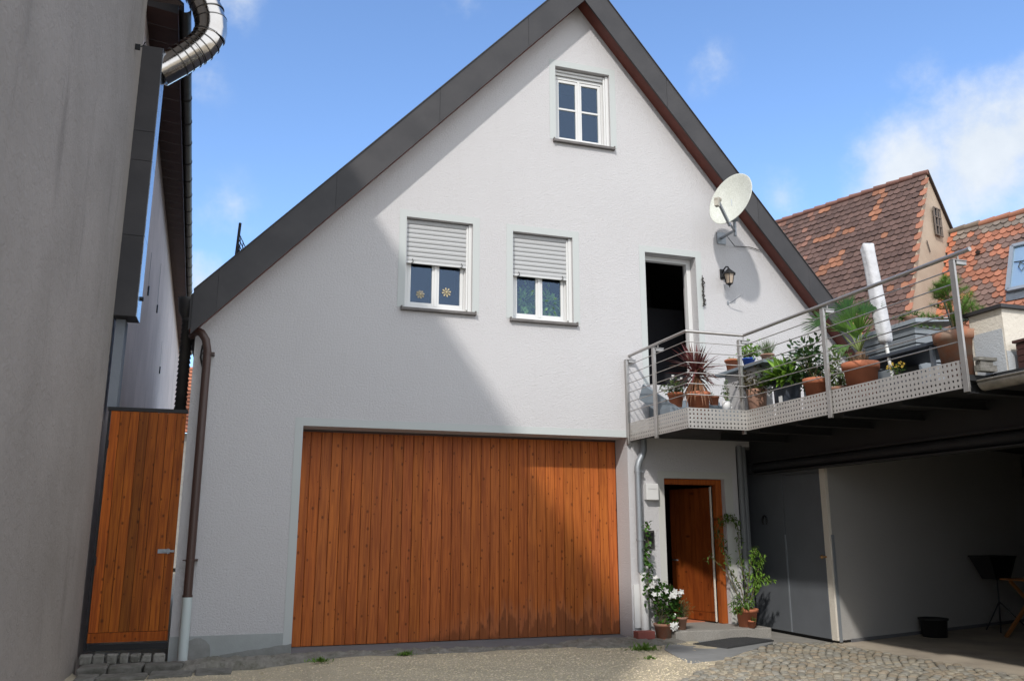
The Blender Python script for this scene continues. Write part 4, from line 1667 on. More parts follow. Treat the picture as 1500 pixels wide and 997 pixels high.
m = MB()
tile_roof(B0, -.02, -7.5, (0, -.02), slB, 5.0, .185, .175, colB, m, (.76, 1.0, 1.12))
m.build('roof', M_TILE, HB)
m = MB()
for k in range(20):
    a = 0.0 - k * .38
    v = rnd.uniform(.7, 1.15)
    cc = (0.22 * v, 0.17 * v, 0.13 * v) if rnd.random() < .7 else (0.35 * v, 0.15 * v, 0.09 * v)
    m.tube([L2W(B0, a, 0, -.02 + rnd.uniform(-.01, .01)), L2W(B0, a - .40, 0, .0 + rnd.uniform(-.01, .012))], [.085, .095], 8, cc)
m.build('ridge_tile', M_TILE, HB)
m = MB()
P = [L2W(B0, -.05, 0, -.05), L2W(B0, -.05, slB[0] * 5, slB[1] * 5 - .04), L2W(B0, -.05, slB[0] * 5, -9.4), L2W(B0, -.05, 4.4, -9.4), L2W(B0, -.05, 4.4, -7.6)]
Q = [p - RD * 7.4 for p in P]
m.add(P + Q, [(4, 3, 2, 1, 0), (5, 6, 7, 8, 9), (2, 7, 6, 1), (3, 8, 7, 2), (4, 9, 8, 3), (5, 9, 4, 0), (1, 6, 5, 0)])
m.build('wall', M_BEIGE, HB)
# skylight
sB = GD * slB[0] + ZD * slB[1]
nB = RD.cross(sB)
if nB.z < 0:
    nB = -nB
nB.normalize()


def onB(a, s, h=.06):
    return B0 + RD * a + sB * s + nB * h


m = MB()
a0, a1, s0, s1 = -1.72, -2.5, 1.22, 2.62
for (p, q) in ((onB(a0, s0), onB(a1, s0)), (onB(a0, s1), onB(a1, s1)), (onB(a0, s0), onB(a0, s1)), (onB(a1, s0), onB(a1, s1))):
    m.bar(p, q, .09, .16, up=nB)
m.add([onB(a0 + .05, s1 + .02, .05), onB(a1, s1 + .02, .05), onB(a1, s1 + .28, .045), onB(a0 + .05, s1 + .28, .045)], [(0, 1, 2, 3), (3, 2, 1, 0)])
sk = m.build('skylight', M_ZINC, HB)
MB().add([onB(a0, s0, .09), onB(a1, s0, .09), onB(a1, s1, .09), onB(a0, s1, .09)], [(0, 1, 2, 3)]).build('pane', M_SKYLIGHT, sk)
MB().add([onB(a0, s0, .07), onB(a1, s0, .07), onB(a1, s1, .07), onB(a0, s1, .07)], [(0, 1, 2, 3)]).build('blind', pbr('pale_blind', (0.70, 0.80, 0.84), 0.7), sk)
m = MB()
m.tube([onB(-1.8, 1.75, .1), onB(-2.0, 1.78, .1), onB(-2.3, 1.75, .1)], .012, 6)
m.tube([onB(-1.95, 1.8, .11) + Vector((0, 0, 0)), onB(-1.92, 1.95, .11), onB(-2.0, 2.1, .11), onB(-2.08, 1.95, .11), onB(-1.95, 1.8, .11)], .01, 6)
m.build('mobile', M_IRON, sk)
# vent tile
MB().tube([onB(-.86, 1.05, .02), onB(-.86, 1.12, .10)], .05, 8).build('vent_tile', M_TILEGAP, HB)

# small far orange roof seen through the gap
F = thing('far_house', 'far house with orange tiled roof glimpsed above the side gate', 'house', (-5.4, 30, 0))
m = MB()
m.add([(-7.5, 30, 9.0), (-3.4, 30, 9.0), (-3.4, 27, 5.6), (-7.5, 27, 5.6)], [(0, 3, 2, 1)], (0.42, 0.15, 0.08))
for k in range(18):
    f = k / 18
    m.box(-7.5, 27 + 3 * f - .03, 5.6 + 3.4 * f, -3.4, 27 + 3 * f + .0, 5.66 + 3.4 * f, (.2, .08, .05))
m.build('roof', M_TILE, F)
MB().box(-7.4, 27.3, 0, -3.5, 33, 5.6).build('wall', M_CONC, F)

# snow grid on the main roof
SG = thing('roof_grid', 'thin black metal snow guard grid on the roof', 'snow guard', (-2.0, 1.0, 5.2))
m = MB()
m.tube([(-2.04, .7, 5.0), (-2.0, .7, 5.86)], .02, 8)
m.tube([(-2.04, 1.6, 5.0), (-2.02, 1.6, 5.80)], .02, 8)
m.build('upright', M_IRON, SG)
m = MB()
for k in range(8):
    z = 5.2 + k * .075
    m.tube([(-2.02, .7, z), (-1.62, 3.2, z)], .007, 6)
for k in range(12):
    f = k / 11
    m.tube([(-2.02 + .4 * f, .7 + 2.5 * f, 5.15), (-2.02 + .4 * f, .7 + 2.5 * f, 5.74)], .006, 6)
m.build('mesh_panel', M_IRON, SG)

# ------------------------------------------------------------------ fixtures on the facade
DS = thing('satellite_dish', 'white speckled satellite dish on a wall bracket', 'satellite dish', (5.5, 0, 6.2))
dc = Vector((5.27, -.78, 6.58))
dn = Vector((-0.92, -0.301, 0.254)).normalized()
Q_ = dn.to_track_quat('Z', 'Y')
MM = Matrix.Translation(dc) @ Q_.to_matrix().to_4x4() @ Matrix.Diagonal((1.0, 1.06, 1, 1))
m = MB()
prof = []
Rr = .405
for k in range(10):
    r = Rr * k / 9 + .0001
    prof.append((r, 0.09 * (r / Rr) ** 2 - .09))
prof += [(Rr + .012, .002), (Rr + .012, -.006), (Rr, -.010)]
prof += [(Rr * k / 9 + .0001, 0.09 * (k / 9) ** 2 - .098) for k in range(8, -1, -1)]
m.lathe(0, 0, prof, 40, M=MM)
m.build('reflector', M_DISH, DS)
# direction "down" in the dish plane
dwn = (Vector((0, 0, -1)) - dn * Vector((0, 0, -1)).dot(dn)).normalized()
foot = dc + dwn * .40 - dn * .02
lnb = Vector((4.86, -1.06, 6.40))
m = MB()
m.bar(foot - dn * .05 + dwn * .05, lnb + (foot - lnb) * .02, .035, .05)
m.build('feed_arm', M_ZINC, DS)
m = MB()
dl = (dc - lnb).normalized()
m.tube([lnb - dl * .06, lnb + dl * .03], .03, 12)
m.tube([lnb + dl * .03, lnb + dl * .07], .042, 14)
m.bar(lnb + Vector((0, 0, .03)) - dl * .02, lnb + Vector((0, 0, -.10)) - dl * .03, .06, .07, up=dl)
m.build('receiver', M_LNB, DS)
m = MB()
bk = dc - dn * .12
mast = Vector((5.56, -.42, 6.42))
m.tube([(5.56, -.42, 6.12), (5.56, -.42, 6.62)], .026, 12)
m.tube([(5.56, -.42, 6.22), (5.56, -.02, 6.22)], .024, 12)
m.box(5.48, -.02, 6.12, 5.64, -.003, 6.32)
m.bar(bk, mast, .12, .14)
m.tube([foot, (5.56, -.42, 6.2)], .018, 8)
m.build('bracket', M_ZINC, DS)
MB().tube([(5.56, -.2, 6.18), (5.8, -.03, 6.1), (6.1, -.02, 6.12), (6.3, -.02, 6.08)], .006, 6).build('cable', M_BLACK, DS)

WLm = thing('wall_lamp', 'small black carriage lantern on the white wall beside the upper door', 'lamp', (5.54, 0, 5.5))
m = MB()
m.lathe(0, 0, [(0, -.02), (.05, -.02), (.065, -.005), (.065, .0)], 16, M=Matrix.Translation((5.54, -.0, 5.60)) @ Matrix.Rotation(rad(90), 4, 'X'))
m.tube([(5.54, -.01, 5.60), (5.54, -.06, 5.66), (5.54, -.13, 5.69), (5.54, -.19, 5.67), (5.54, -.205, 5.62)], .012, 8)
m.tube([(5.54, -.01, 5.56), (5.54, -.05, 5.52), (5.54, -.07, 5.56)], .010, 8)
m.box(5.50, -.022, 5.52, 5.58, -.003, 5.68)
m.build('arm', M_IRON, WLm)
m = MB()
lx, ly = 5.54, -.205
m.lathe(lx, ly, [(.005, 5.65), (.02, 5.635), (.03, 5.62), (.115, 5.545), (.118, 5.538), (.08, 5.538)], 6, smooth=False)
m.lathe(lx, ly, [(.055, 5.385), (.04, 5.37), (.012, 5.35), (.006, 5.32), (0, 5.315)], 6, smooth=False)
for k in range(6):
    a = 2 * math.pi * k / 6
    m.tube([(lx + .092 * math.cos(a), ly + .092 * math.sin(a), 5.54), (lx + .058 * math.cos(a), ly + .058 * math.sin(a), 5.385)], .006, 6)
m.build('lamp_cap', M_IRON, WLm)
m = MB()
m.lathe(lx, ly, [(.086, 5.538), (.054, 5.386)], 6, smooth=False)
m.build('lamp_glass', M_LAMPGLASS, WLm)
m = MB()
m.tube([(5.62, -.002, 5.12), (5.62, -.06, 5.10), (5.70, -.17, 5.17), (5.74, -.2, 5.2)], .007, 6)
m.box(5.605, -.01, 5.09, 5.635, -.003, 5.15)
tag(m.build('wall_hook', M_ZINC, loc=(5.62, 0, 5.1)), 'thin bent metal hook on the wall below the lantern', 'hook')
m = MB()
for k in range(26):
    z = 5.50 - k * .018
    m.tube([(5.16 + rnd.uniform(-.02, .02), -.03 + rnd.uniform(-.02, .01), z), (5.16 + rnd.uniform(-.03, .03), -.04, z - .03)], .010, 5)
m.tube([(5.16, -.02, 5.54), (5.16, -.02, 5.02)], .006, 5)
tag(m.build('garland', pbr('dried_plant', (0.05, 0.045, 0.04), 0.9), loc=(5.16, -.02, 5.3)), 'dark dried garland hanging right of the upper door', 'garland')

m = MB()
m.box(3.985, -.10, 1.95, 4.185, -.004, 2.19)
lb = m.build('x', M_WHITE, loc=(4.08, 0, 1.95), bevel=.008)
lb.name = 'letterbox'
tag(lb, 'small white letterbox on the wall beside the grey downpipe', 'letterbox')
m = MB()
m.box(4.01, -.104, 2.11, 4.16, -.1015, 2.125)
hp2 = m.build('flap', pbr('light_grey', (.6, .6, .6), .4), None, loc=(4.08, 0, 1.95))
hp2.parent = lb
hp2.location = (0, 0, 0)
IC = thing('intercom', 'dark doorbell panel with small display left of the entrance', 'intercom', (4.04, 0, 1.25))
MB().box(3.965, -.028, 1.25, 4.125, -.004, 1.51).build('panel', pbr('dark_panel', (.05, .045, .045), .4), IC, bevel=.004)
MB().box(4.0, -.032, 1.28, 4.06, -.029, 1.31).build('nameplate', pbr('light_grey', (.6, .6, .6), .4), IC)
MB().box(3.985, -.031, 1.36, 4.105, -.029, 1.48).build('speaker', M_BLACK, IC)
tag(MB().box(3.62, -.42, .04, 3.88, -.26, .145).build('brick', M_BRICK, loc=(3.75, -.34, .03), bevel=.006), 'single red brick lying at the foot of the downpipe', 'brick')

# decorations behind / on panes
for i, (fx, fz, s) in enumerate(((0.565, 4.86, .062), (0.955, 4.925, .068))):
    m = MB()
    y = .138
    for k in range(8):
        a = 2 * math.pi * k / 8 + .2
        c, s_ = math.cos(a), math.sin(a)
        vs = []
        for (u, v) in ((.15, 0), (.6, -.11), (.92, -.17), (1.05, 0), (.92, .17), (.6, .11)):
            vs.append((fx + s * (u * c - v * s_), y, fz + s * (u * s_ + v * c)))
        b = [(v[0], y + .006, v[2]) for v in vs]
        m.add(vs + b, [(5, 4, 3, 2, 1, 0), (6, 7, 8, 9, 10, 11)] + [(q, (q + 1) % 6, (q + 1) % 6 + 6, q + 6) for q in range(6)])
    m.lathe(0, 0, [(0, 0), (s * .22, 0), (s * .22, .01), (0, .01)], 10, M=Matrix.Translation((fx, y + .004, fz)) @ Matrix.Rotation(rad(90), 4, 'X'))
    m.bar((fx, y + .004, fz - s), (fx, y + .004, fz - s - .06), .008, .006)
    tag(m.build('window_flower', pbr('straw', (.50, .42, .25), .7), loc=(fx, y, fz)),
        ['pale flower ornament on the left pane of the lower left window', 'pale flower ornament on the right pane of the lower left window'][i], 'ornament', 'flower ornaments on the window')

# ------------------------------------------------------------------ plants and pots


def pot_mesh(cx, cy, z0, r, h, rim=.18, n=28, taper=.72, band=True):
    m = MB()
    prof = [(0.001, z0), (r * taper, z0), (r * (taper + (1 - taper) * .75) * .97, z0 + h * (1 - rim))]
    if band:
        prof += [(r * 1.0, z0 + h * (1 - rim)), (r * 1.03, z0 + h * .99), (r * 1.0, z0 + h)]
    else:
        prof += [(r, z0 + h)]
    prof += [(r * .92, z0 + h), (r * .88, z0 + h * .86), (0.001, z0 + h * .86)]
    m.lathe(cx, cy, prof, n)
    return m


def potted(name, label, loc, r, h, mat, group=None, taper=.72, band=True, soil=True):
    t = thing(name, label, 'potted plant', loc, group)
    x, y, z = loc
    pot_mesh(x, y, z, r, h, taper=taper, band=band).build('pot', mat, t)
    if soil:
        MB().lathe(x, y, [(r * .89, z + h * .88), (.001, z + h * .90)], 18).build('soil', M_SOIL, t)
    return t


def rv(s=1.0):
    while True:
        v = Vector((rnd.uniform(-1, 1), rnd.uniform(-1, 1), rnd.uniform(-1, 1)))
        if v.length <= 1:
            return v * s


def bush(t, c, R, n, lw, ll, mat, stems=8, base=None, hollow=.3, tmin=.6, tmax=1.3, droop=.4, name='foliage'):
    """leaf clumps through an ellipsoid, branching stems under them"""
    c, R = Vector(c), Vector(R)
    m = MB()
    st = MB()
    b = Vector(base) if base else Vector((c.x, c.y, c.z - R.z))
    cl = []
    for k in range(stems):
        v = rv()
        v = v * (hollow + (1 - hollow) * rnd.random()) / max(.3, v.length)
        p = c + Vector((v.x * R.x, v.y * R.y, v.z * R.z))
        mid = (b + p) / 2 + rv(.08 * R.length)
        st.tube([b + rv(.01), mid, p], [.006, .004, .002], 5)
        cl += [p, (mid + p) / 2, p]
    for k in range(n):
        p = rnd.choice(cl) + Vector((rnd.gauss(0, .28) * R.x, rnd.gauss(0, .28) * R.y, rnd.gauss(0, .28) * R.z))
        d = (p - c).normalized() + rv(.9) + Vector((0, 0, .2))
        tt = rnd.uniform(tmin, tmax)
        m.leaf(p, d, ll * rnd.uniform(.6, 1.2), lw * rnd.uniform(.7, 1.2), droop, (tt, tt, tt * rnd.uniform(.7, 1.1)), 2)
    m.build(name, mat, t)
    st.build('stem', M_STEM, t)


def flowers(t, pts, s, mat=M_PETAL, n=5, name='flower'):
    for p in pts:
        m = MB()
        p = Vector(p)
        ax = (rv() + Vector((-.5, -1, .6))).normalized()
        e1 = ax.orthogonal().normalized()
        e2 = ax.cross(e1)
        ph = rnd.random() * 6
        for k in range(n):
            a = ph + 2 * math.pi * k / n
            d = e1 * math.cos(a) + e2 * math.sin(a)
            m.leaf(p, d + ax * .35, s, s * .62, .15, rnd.uniform(.85, 1.05), 2, side=ax.cross(d))
        m.build(name, mat, t)


ZD0 = 2.932
# inner steps and leaning board beyond the railing
t = thing('door_steps', 'two blue grey steps below the upper door', 'steps', (4.6, -.35, ZD0))
MB().box(4.12, -.36, ZD0, 5.15, -.01, 3.42).build('step', M_BLUEGREY, t, bevel=.006)
MB().box(4.16, -.68, ZD0, 5.15, -.365, 3.17).build('step', M_BLUEGREY, t, bevel=.006)
m = MB()
m.bar((3.93, -.16, 3.55), (4.02, -1.15, 3.02), .035, .24, up=(0, .3, 1))
tag(m.build('board', M_BLUEGREY, loc=(3.97, -.6, ZD0), bevel=.004), 'blue grey board slanting down from the upper door steps', 'board')

t = potted('geranium_pot', 'terracotta pot of small leaves with pale pink blossoms left of spiky plant', (4.08, -.92, 3.20), .115, .22, M_TERRA)
bush(t, (4.08, -.92, 3.52), (.17, .17, .10), 260, .035, .05, M_LEAFG, 10, (4.08, -.92, 3.38))
flowers(t, [(4.08 + rnd.uniform(-.2, .2), -.95 + rnd.uniform(-.15, .1), 3.60 + rnd.uniform(-.03, .06)) for _ in range(9)], .028)
MB().box(3.90, -1.08, ZD0, 4.26, -.76, 3.195).build('x', M_BLUEGREY, None, loc=(4.08, -.92, ZD0), bevel=.005)
o_ = bpy.data.objects['x']
o_.name = 'plant_stool'
tag(o_, 'low blue grey stand under the pink blossoming pot', 'stool')

t = potted('cordyline_pot', 'spiky dark red cordyline in a terracotta pot at the railing corner', (4.15, -1.42, ZD0), .165, .42, M_TERRA)
cz = Vector((4.13, -1.42, 3.66))
m = MB()
m.tube([(4.15, -1.42, 3.3), cz], [.035, .03], 8)
m.build('trunk', M_BARK, t)
m = MB()
for k in range(150):
    el = rad(rnd.choice([rnd.uniform(45, 88), rnd.uniform(0, 60), rnd.uniform(-30, 30)]))
    az = rnd.uniform(0, 2 * math.pi)
    d = Vector((math.cos(az) * math.cos(el), math.sin(az) * math.cos(el), math.sin(el)))
    v = rnd.uniform(.5, 1.5)
    c = (v, v * .9, v * .9) if rnd.random() < .7 else (v * 1.3, v * 2.0, v * 1.2)
    m.leaf(cz + rv(.03) + Vector((0, 0, rnd.uniform(-.12, .03))), d, rnd.uniform(.34, .50), .024, rnd.uniform(.1, .7), c, 5, fold=.5)
for k in range(34):
    az = rnd.uniform(0, 2 * math.pi)
    d = Vector((math.cos(az) * .5, math.sin(az) * .5, -.4))
    m.leaf(cz + Vector((0, 0, -.08)), d, rnd.uniform(.35, .55), .026, 1.3, (1.9, 2.8, 1.5), 5, fold=.4)
m.build('foliage', M_LEAFR, t)

t = potted('seedling_pot', 'small terracotta pot with short sprouts right of the spiky plant', (4.56, -1.15, 3.22), .075, .14, M_TERRA)
bush(t, (4.56, -1.15, 3.38), (.06, .06, .03), 40, .02, .03, M_LEAF, 4, (4.56, -1.15, 3.34))
o_ = MB().box(4.40, -1.28, ZD0, 4.72, -.95, 3.215).build('plant_stool', M_BLUEGREY, loc=(4.56, -1.1, ZD0), bevel=.005)
tag(o_, 'low blue grey stand under the small sprout pot', 'stool')
t = thing('herb_mug', 'white mug with upright green herb behind the perforated plate', 'potted plant', (4.50, -1.55, 3.10))
MB().lathe(4.50, -1.55, [(0.001, 3.10), (.055, 3.10), (.058, 3.23), (.05, 3.23), (.045, 3.2), (.001, 3.2)], 18).build('mug', M_WHITE, t)
m = MB()
m.tube([(4.555, -1.55, 3.21), (4.59, -1.55, 3.19), (4.59, -1.55, 3.15), (4.555, -1.55, 3.13)], .007, 6)
m.build('handle', M_WHITE, t)
bush(t, (4.50, -1.55, 3.38), (.055, .055, .16), 150, .014, .04, M_LEAF, 8, (4.50, -1.55, 3.2))
o_ = MB().box(4.30, -1.66, ZD0, 4.62, -1.42, 3.098).build('plant_stool', M_BLUEGREY, loc=(4.46, -1.5, ZD0), bevel=.005)
tag(o_, 'low blue grey stand under the white herb mug', 'stool')

# grey shelf with pots
SHF = thing('plant_shelf', 'grey stone shelf carrying small herb pots', 'shelf', (5.1, -1.3, ZD0))
MB().box(4.86, -1.95, 3.725, 5.25, -.72, 3.77).build('top', M_BLUEGREY, SHF, bevel=.005)
MB().box(4.95, -1.62, ZD0, 5.20, -.85, 3.722).build('support', pbr('shelf_wall', (.45, .44, .44), .85), SHF)
t = potted('moss_pot', 'shallow terracotta pot with yellowish moss on the grey shelf', (4.97, -1.04, 3.772), .115, .16, M_TERRA)
bush(t, (4.97, -1.04, 3.94), (.10, .10, .02), 160, .012, .02, leafmat('moss', (.35, .33, .08)), 5, (4.97, -1.04, 3.92))
t = potted('basil_pot', 'blue pot of bright green basil on the grey shelf', (4.99, -1.42, 3.772), .095, .11, pbr('blue_pot', (.03, .09, .42), .35))
bush(t, (4.99, -1.42, 4.0), (.15, .15, .12), 300, .035, .05, M_LEAFB, 12, (4.99, -1.42, 3.88))
t = potted('chives_pot', 'clay pot of fine grey green chives on the shelf end', (5.05, -1.78, 3.772), .095, .10, M_PINKPOT)
m = MB()
for k in range(160):
    d = Vector((rnd.gauss(0, .35), rnd.gauss(0, .35), 1))
    m.leaf((5.05 + rnd.gauss(0, .03), -1.78 + rnd.gauss(0, .03), 3.86), d, rnd.uniform(.14, .26), .006, .35, rnd.uniform(.8, 1.3), 3)
m.build('foliage', M_LEAFG, t)

t = potted('trailing_pot', 'tall pinkish clay pot with small dark trailing leaves', (4.92, -1.66, ZD0), .145, .46, M_PINKPOT, band=False)
bush(t, (4.90, -1.66, 3.52), (.22, .24, .18), 520, .03, .045, leafmat('bronze_leaf', (.09, .075, .04)), 22, (4.92, -1.66, 3.36), droop=1)
t = potted('fern_pot', 'charcoal pot of broad bright green fern leaves', (5.02, -2.20, ZD0), .185, .50, M_GREYPOT, band=False, taper=.85)
m = MB()
for k in range(190):
    az = rnd.uniform(0, 2 * math.pi)
    el = rnd.uniform(.1, 1.4)
    d = Vector((math.cos(az) * math.cos(el), math.sin(az) * math.cos(el), math.sin(el)))
    v = rnd.uniform(.5, 1.3)
    m.leaf((5.02 + rnd.gauss(0, .05), -2.20 + rnd.gauss(0, .06), 3.42), d, rnd.uniform(.22, .44), .06, rnd.uniform(.5, 1.1), (v, v, v * .7), 5, fold=.3)
m.build('foliage', M_LEAFB, t)
bush(t, (5.02, -2.2, 3.50), (.28, .34, .10), 240, .05, .09, M_LEAFD, 10, (5.02, -2.2, 3.38), name='undergrowth')
MB().box(4.81, -2.37, 3.12, 4.815, -2.30, 3.20).build('care_label', M_WHITE, t)
t = potted('shrub_pot', 'wide terracotta pot of glossy dark leaved shrub beside railing post', (4.92, -2.92, ZD0), .155, .40, M_TERRA)
bush(t, (5.0, -2.78, 3.60), (.24, .34, .24), 620, .045, .07, M_LEAFD, 26, (4.92, -2.9, 3.3), tmin=.6, tmax=1.8)
t = potted('variegated_pot', 'hidden pot of light green variegated leaves behind the railing post', (5.06, -3.22, ZD0), .16, .25, M_TERRA_OLD)
bush(t, (5.04, -3.22, 3.40), (.16, .20, .26), 380, .035, .06, leafmat('variegated', (.22, .30, .12)), 18, (5.06, -3.22, 3.15))
t = thing('cup_and_saucer', 'white dish with a grey metal cup among the plants', 'cup', (5.25, -2.26, 3.58))
MB().tube([(5.25, -2.26, ZD0), (5.25, -2.26, 3.70)], .012, 8).build('stake', M_ZINC, t)
MB().lathe(5.25, -2.26, [(.001, 3.70), (.10, 3.71), (.14, 3.735), (.13, 3.74), (.001, 3.715)], 24).build('dish', M_WHITE, t)
MB().lathe(5.25, -2.22, [(.001, 3.742), (.05, 3.742), (.06, 3.86), (.055, 3.86), (.001, 3.76)], 20).build('cup', M_ZINC, t)

# fan palm
PC = Vector((4.98, -3.66, 3.52))
t = potted('palm_pot', 'large terracotta pot with fan palm reaching over the railing', (4.97, -3.66, ZD0), .205, .46, M_TERRA)
m = MB()
m.tube([(4.97, -3.66, 3.3), PC], [.07, .05], 10)
for k in range(30):
    a = rnd.uniform(0, 6.28)
    m.leaf((4.97 + .05 * math.cos(a), -3.66 + .05 * math.sin(a), 3.36), (math.cos(a) * .4, math.sin(a) * .4, 1), rnd.uniform(.1, .2), .03, .2, 1.2, 2)
m.build('trunk', M_BARK, t)


def fan(mb, st, c, tip, nrm, R_, n=30, spread=140, tint=(1, 1, 1)):
    """petiole from c to tip with a fan of narrow leaflets"""
    c, tip = Vector(c), Vector(tip)
    mid = (c + tip) / 2 + Vector((0, 0, .05))
    st.tube([c, mid, tip], [.010, .007, .005], 6)
    ax = (tip - mid).normalized()
    nrm = Vector(nrm)
    nrm = (nrm - ax * nrm.dot(ax)).normalized()
    sd = ax.cross(nrm)
    for k in range(n):
        a = rad(-spread / 2 + spread * k / (n - 1))
        d = ax * math.cos(a) + sd * math.sin(a)
        v = rnd.uniform(.7, 1.2)
        mb.leaf(tip, d, R_ * rnd.uniform(.85, 1.05) * (1 - .15 * abs(a)), R_ * .040, rnd.uniform(.1, .35), (tint[0] * v, tint[1] * v, tint[2] * v), 4, side=d.cross(nrm), fold=.35, tip=.1)


m = MB()
sm_ = MB()
fans = [((4.93, -3.16, 3.99), (-.75, -.2, .65), .36, (.75, .85, .7), 130), ((5.05, -3.44, 4.06), (-.9, -.4, .1), .34, (.6, .8, .6), 80),
        ((5.00, -3.55, 3.90), (-.9, -.5, .1), .36, (.7, .85, .65), 75), ((4.94, -3.52, 3.80), (-.9, -.5, .2), .30, (1.0, 1.1, .8), 70),
        ((4.95, -3.72, 3.72), (-.9, -.4, .2), .34, (1.8, 1.9, 1.3), 60), ((4.98, -3.64, 3.68), (-.8, -.4, .2), .36, (1.5, 1.6, 1.1), 60),
        ((4.90, -3.86, 3.68), (-.8, -.2, .5), .30, (1.9, 2.0, 1.3), 70), ((4.86, -3.97, 3.62), (-.5, -.1, .9), .24, (1.7, 1.7, 1.2), 120),
        ((5.12, -3.62, 3.96), (-.9, -.4, .1), .34, (.6, .8, .6), 90), ((4.88, -3.62, 3.60), (-.8, -.3, .4), .24, (1.4, 1.5, 1.1), 80)]
for tp, nr, rr, ti, spd in fans:
    fan(m, sm_, PC, tp, nr, rr, n=int(spd / 4.5) + 4, spread=spd, tint=ti)
m.build('foliage', leafmat('palm_leaf', (.065, .125, .028), .3), t)
sm_.build('stem', leafmat('palm_stem', (.25, .32, .10)), t)

# folded white parasol
t = thing('parasol', 'folded parasol in a white cover standing behind the palm', 'parasol', (5.28, -3.78, ZD0))
bt, tp = Vector((5.28, -3.84, ZD0)), Vector((5.30, -3.58, 4.88))


def pl(f):
    return bt + (tp - bt) * f


MB().tube([pl(0), pl(.5)], .02, 12).build('pole', M_WHITE, t)
m = MB()
prof = [(.36, .06), (.38, .072), (.45, .080), (.55, .080), (.7, .076), (.85, .072), (.95, .072), (.995, .075), (1.0, .06)]
n = 28
vs, fs = [], []
ax = (tp - bt).normalized()
e1 = ax.orthogonal().normalized()
e2 = ax.cross(e1)
for i, (f, r) in enumerate(prof):
    for k in range(n):
        a = 2 * math.pi * k / n
        rr = r * (1 + .10 * math.sin(4 * a + f * 2) + .10 * noise.noise((math.cos(a) * 2, math.sin(a) * 2, f * 7)))
        vs.append(pl(f) + e1 * math.cos(a) * rr + e2 * math.sin(a) * rr + (ax * .02 * math.sin(3 * a) if i >= 7 else Vector()))
for i in range(len(prof) - 1):
    for k in range(n):
        k2 = (k + 1) % n
        fs.append((i * n + k, i * n + k2, (i + 1) * n + k2, (i + 1) * n + k))
fs.append(tuple(range((len(prof) - 1) * n, len(prof) * n)))
fs.append(tuple(reversed(range(n))))
m.add(vs, fs, 1, True)
m.build('cover', M_CLOTH, t)
t2 = MB().lathe(5.28, -3.84, [(.001, ZD0), (.2, ZD0), (.2, ZD0 + .05), (.04, ZD0 + .08), (.03, ZD0 + .2)], 20)
t2.build('base', M_DKSTEEL, t)

# garden table and chest
t = thing('garden_table', 'low dark garden table with metal legs on the terrace', 'table', (5.55, -3.9, ZD0))
MB().box(5.25, -4.75, 3.46, 5.95, -3.15, 3.50).build('tabletop', M_GREYPOT, t, bevel=.005)
for x, y in ((5.30, -4.4), (5.30, -3.25), (5.9, -4.4), (5.9, -3.25)):
    MB().box(x - .02, y - .02, ZD0, x + .02, y + .02, 3.458).build('leg', M_ZINC, t)
t = thing('garden_chest', 'grey ribbed garden chest with lid behind the dark table', 'chest', (6.3, -3.0, ZD0))
m = MB()
for k in range(9):
    m.box(5.95, -3.52, ZD0 + k * .115, 6.65, -2.60, ZD0 + k * .115 + .100)
m.build('body', pbr('chest_plastic', (.20, .22, .24), .5), t, bevel=.006)
m = MB()
m.add([(5.90, -3.60, 3.97), (6.72, -3.60, 4.05), (6.72, -2.52, 4.05), (5.90, -2.52, 3.97), (5.90, -3.60, 4.02), (6.72, -3.60, 4.10), (6.72, -2.52, 4.10), (5.90, -2.52, 4.02)],
      [(0, 3, 2, 1), (4, 5, 6, 7), (0, 1, 5, 4), (1, 2, 6, 5), (2, 3, 7, 6), (3, 0, 4, 7)])
m.build('lid', pbr('chest_lid', (.28, .31, .34), .45), t)
t = potted('bowl_pot', 'shallow bowl of cushion plant standing on the garden chest', (6.0, -3.42, 4.03), .09, .05, M_PINKPOT, band=False)
bush(t, (6.0, -3.42, 4.10), (.15, .15, .05), 260, .018, .045, M_LEAF, 10, (6.0, -3.42, 4.07))
o_ = MB().tube([(5.6, -4.5, 3.2), (5.55, -4.48, 3.6), (5.52, -4.42, 3.98)], .01, 8)
tag(o_.build('garden_stake', M_IRON, loc=(5.6, -4.5, ZD0)), 'thin dark rod leaning up beside the pine', 'stake')
t = thing('lantern', 'small white candle glass standing on the dark table', 'lantern', (5.40, -4.42, 3.502))
MB().lathe(5.40, -4.42, [(.001, 3.502), (.05, 3.502), (.05, 3.60), (.045, 3.60), (.001, 3.51)], 16).build('glass', pbr('frost', (.6, .68, .7), .3), t)
MB().lathe(5.40, -4.42, [(.052, 3.60), (.03, 3.63), (.001, 3.635)], 16).build('lid', M_ZINC, t)
t = potted('yellow_flower_pot', 'little pot of yellow flowers behind the perforated plate', (4.98, -4.20, ZD0), .09, .18, M_GREYPOT, band=False)
bush(t, (4.98, -4.2, 3.20), (.09, .12, .05), 110, .02, .03, M_LEAF, 8, (4.98, -4.2, 3.1))
flowers(t, [(4.95 + rnd.uniform(-.06, .08), -4.2 + rnd.uniform(-.14, .14), 3.22 + rnd.uniform(0, .07)) for _ in range(20)], .018, M_YELLOW)

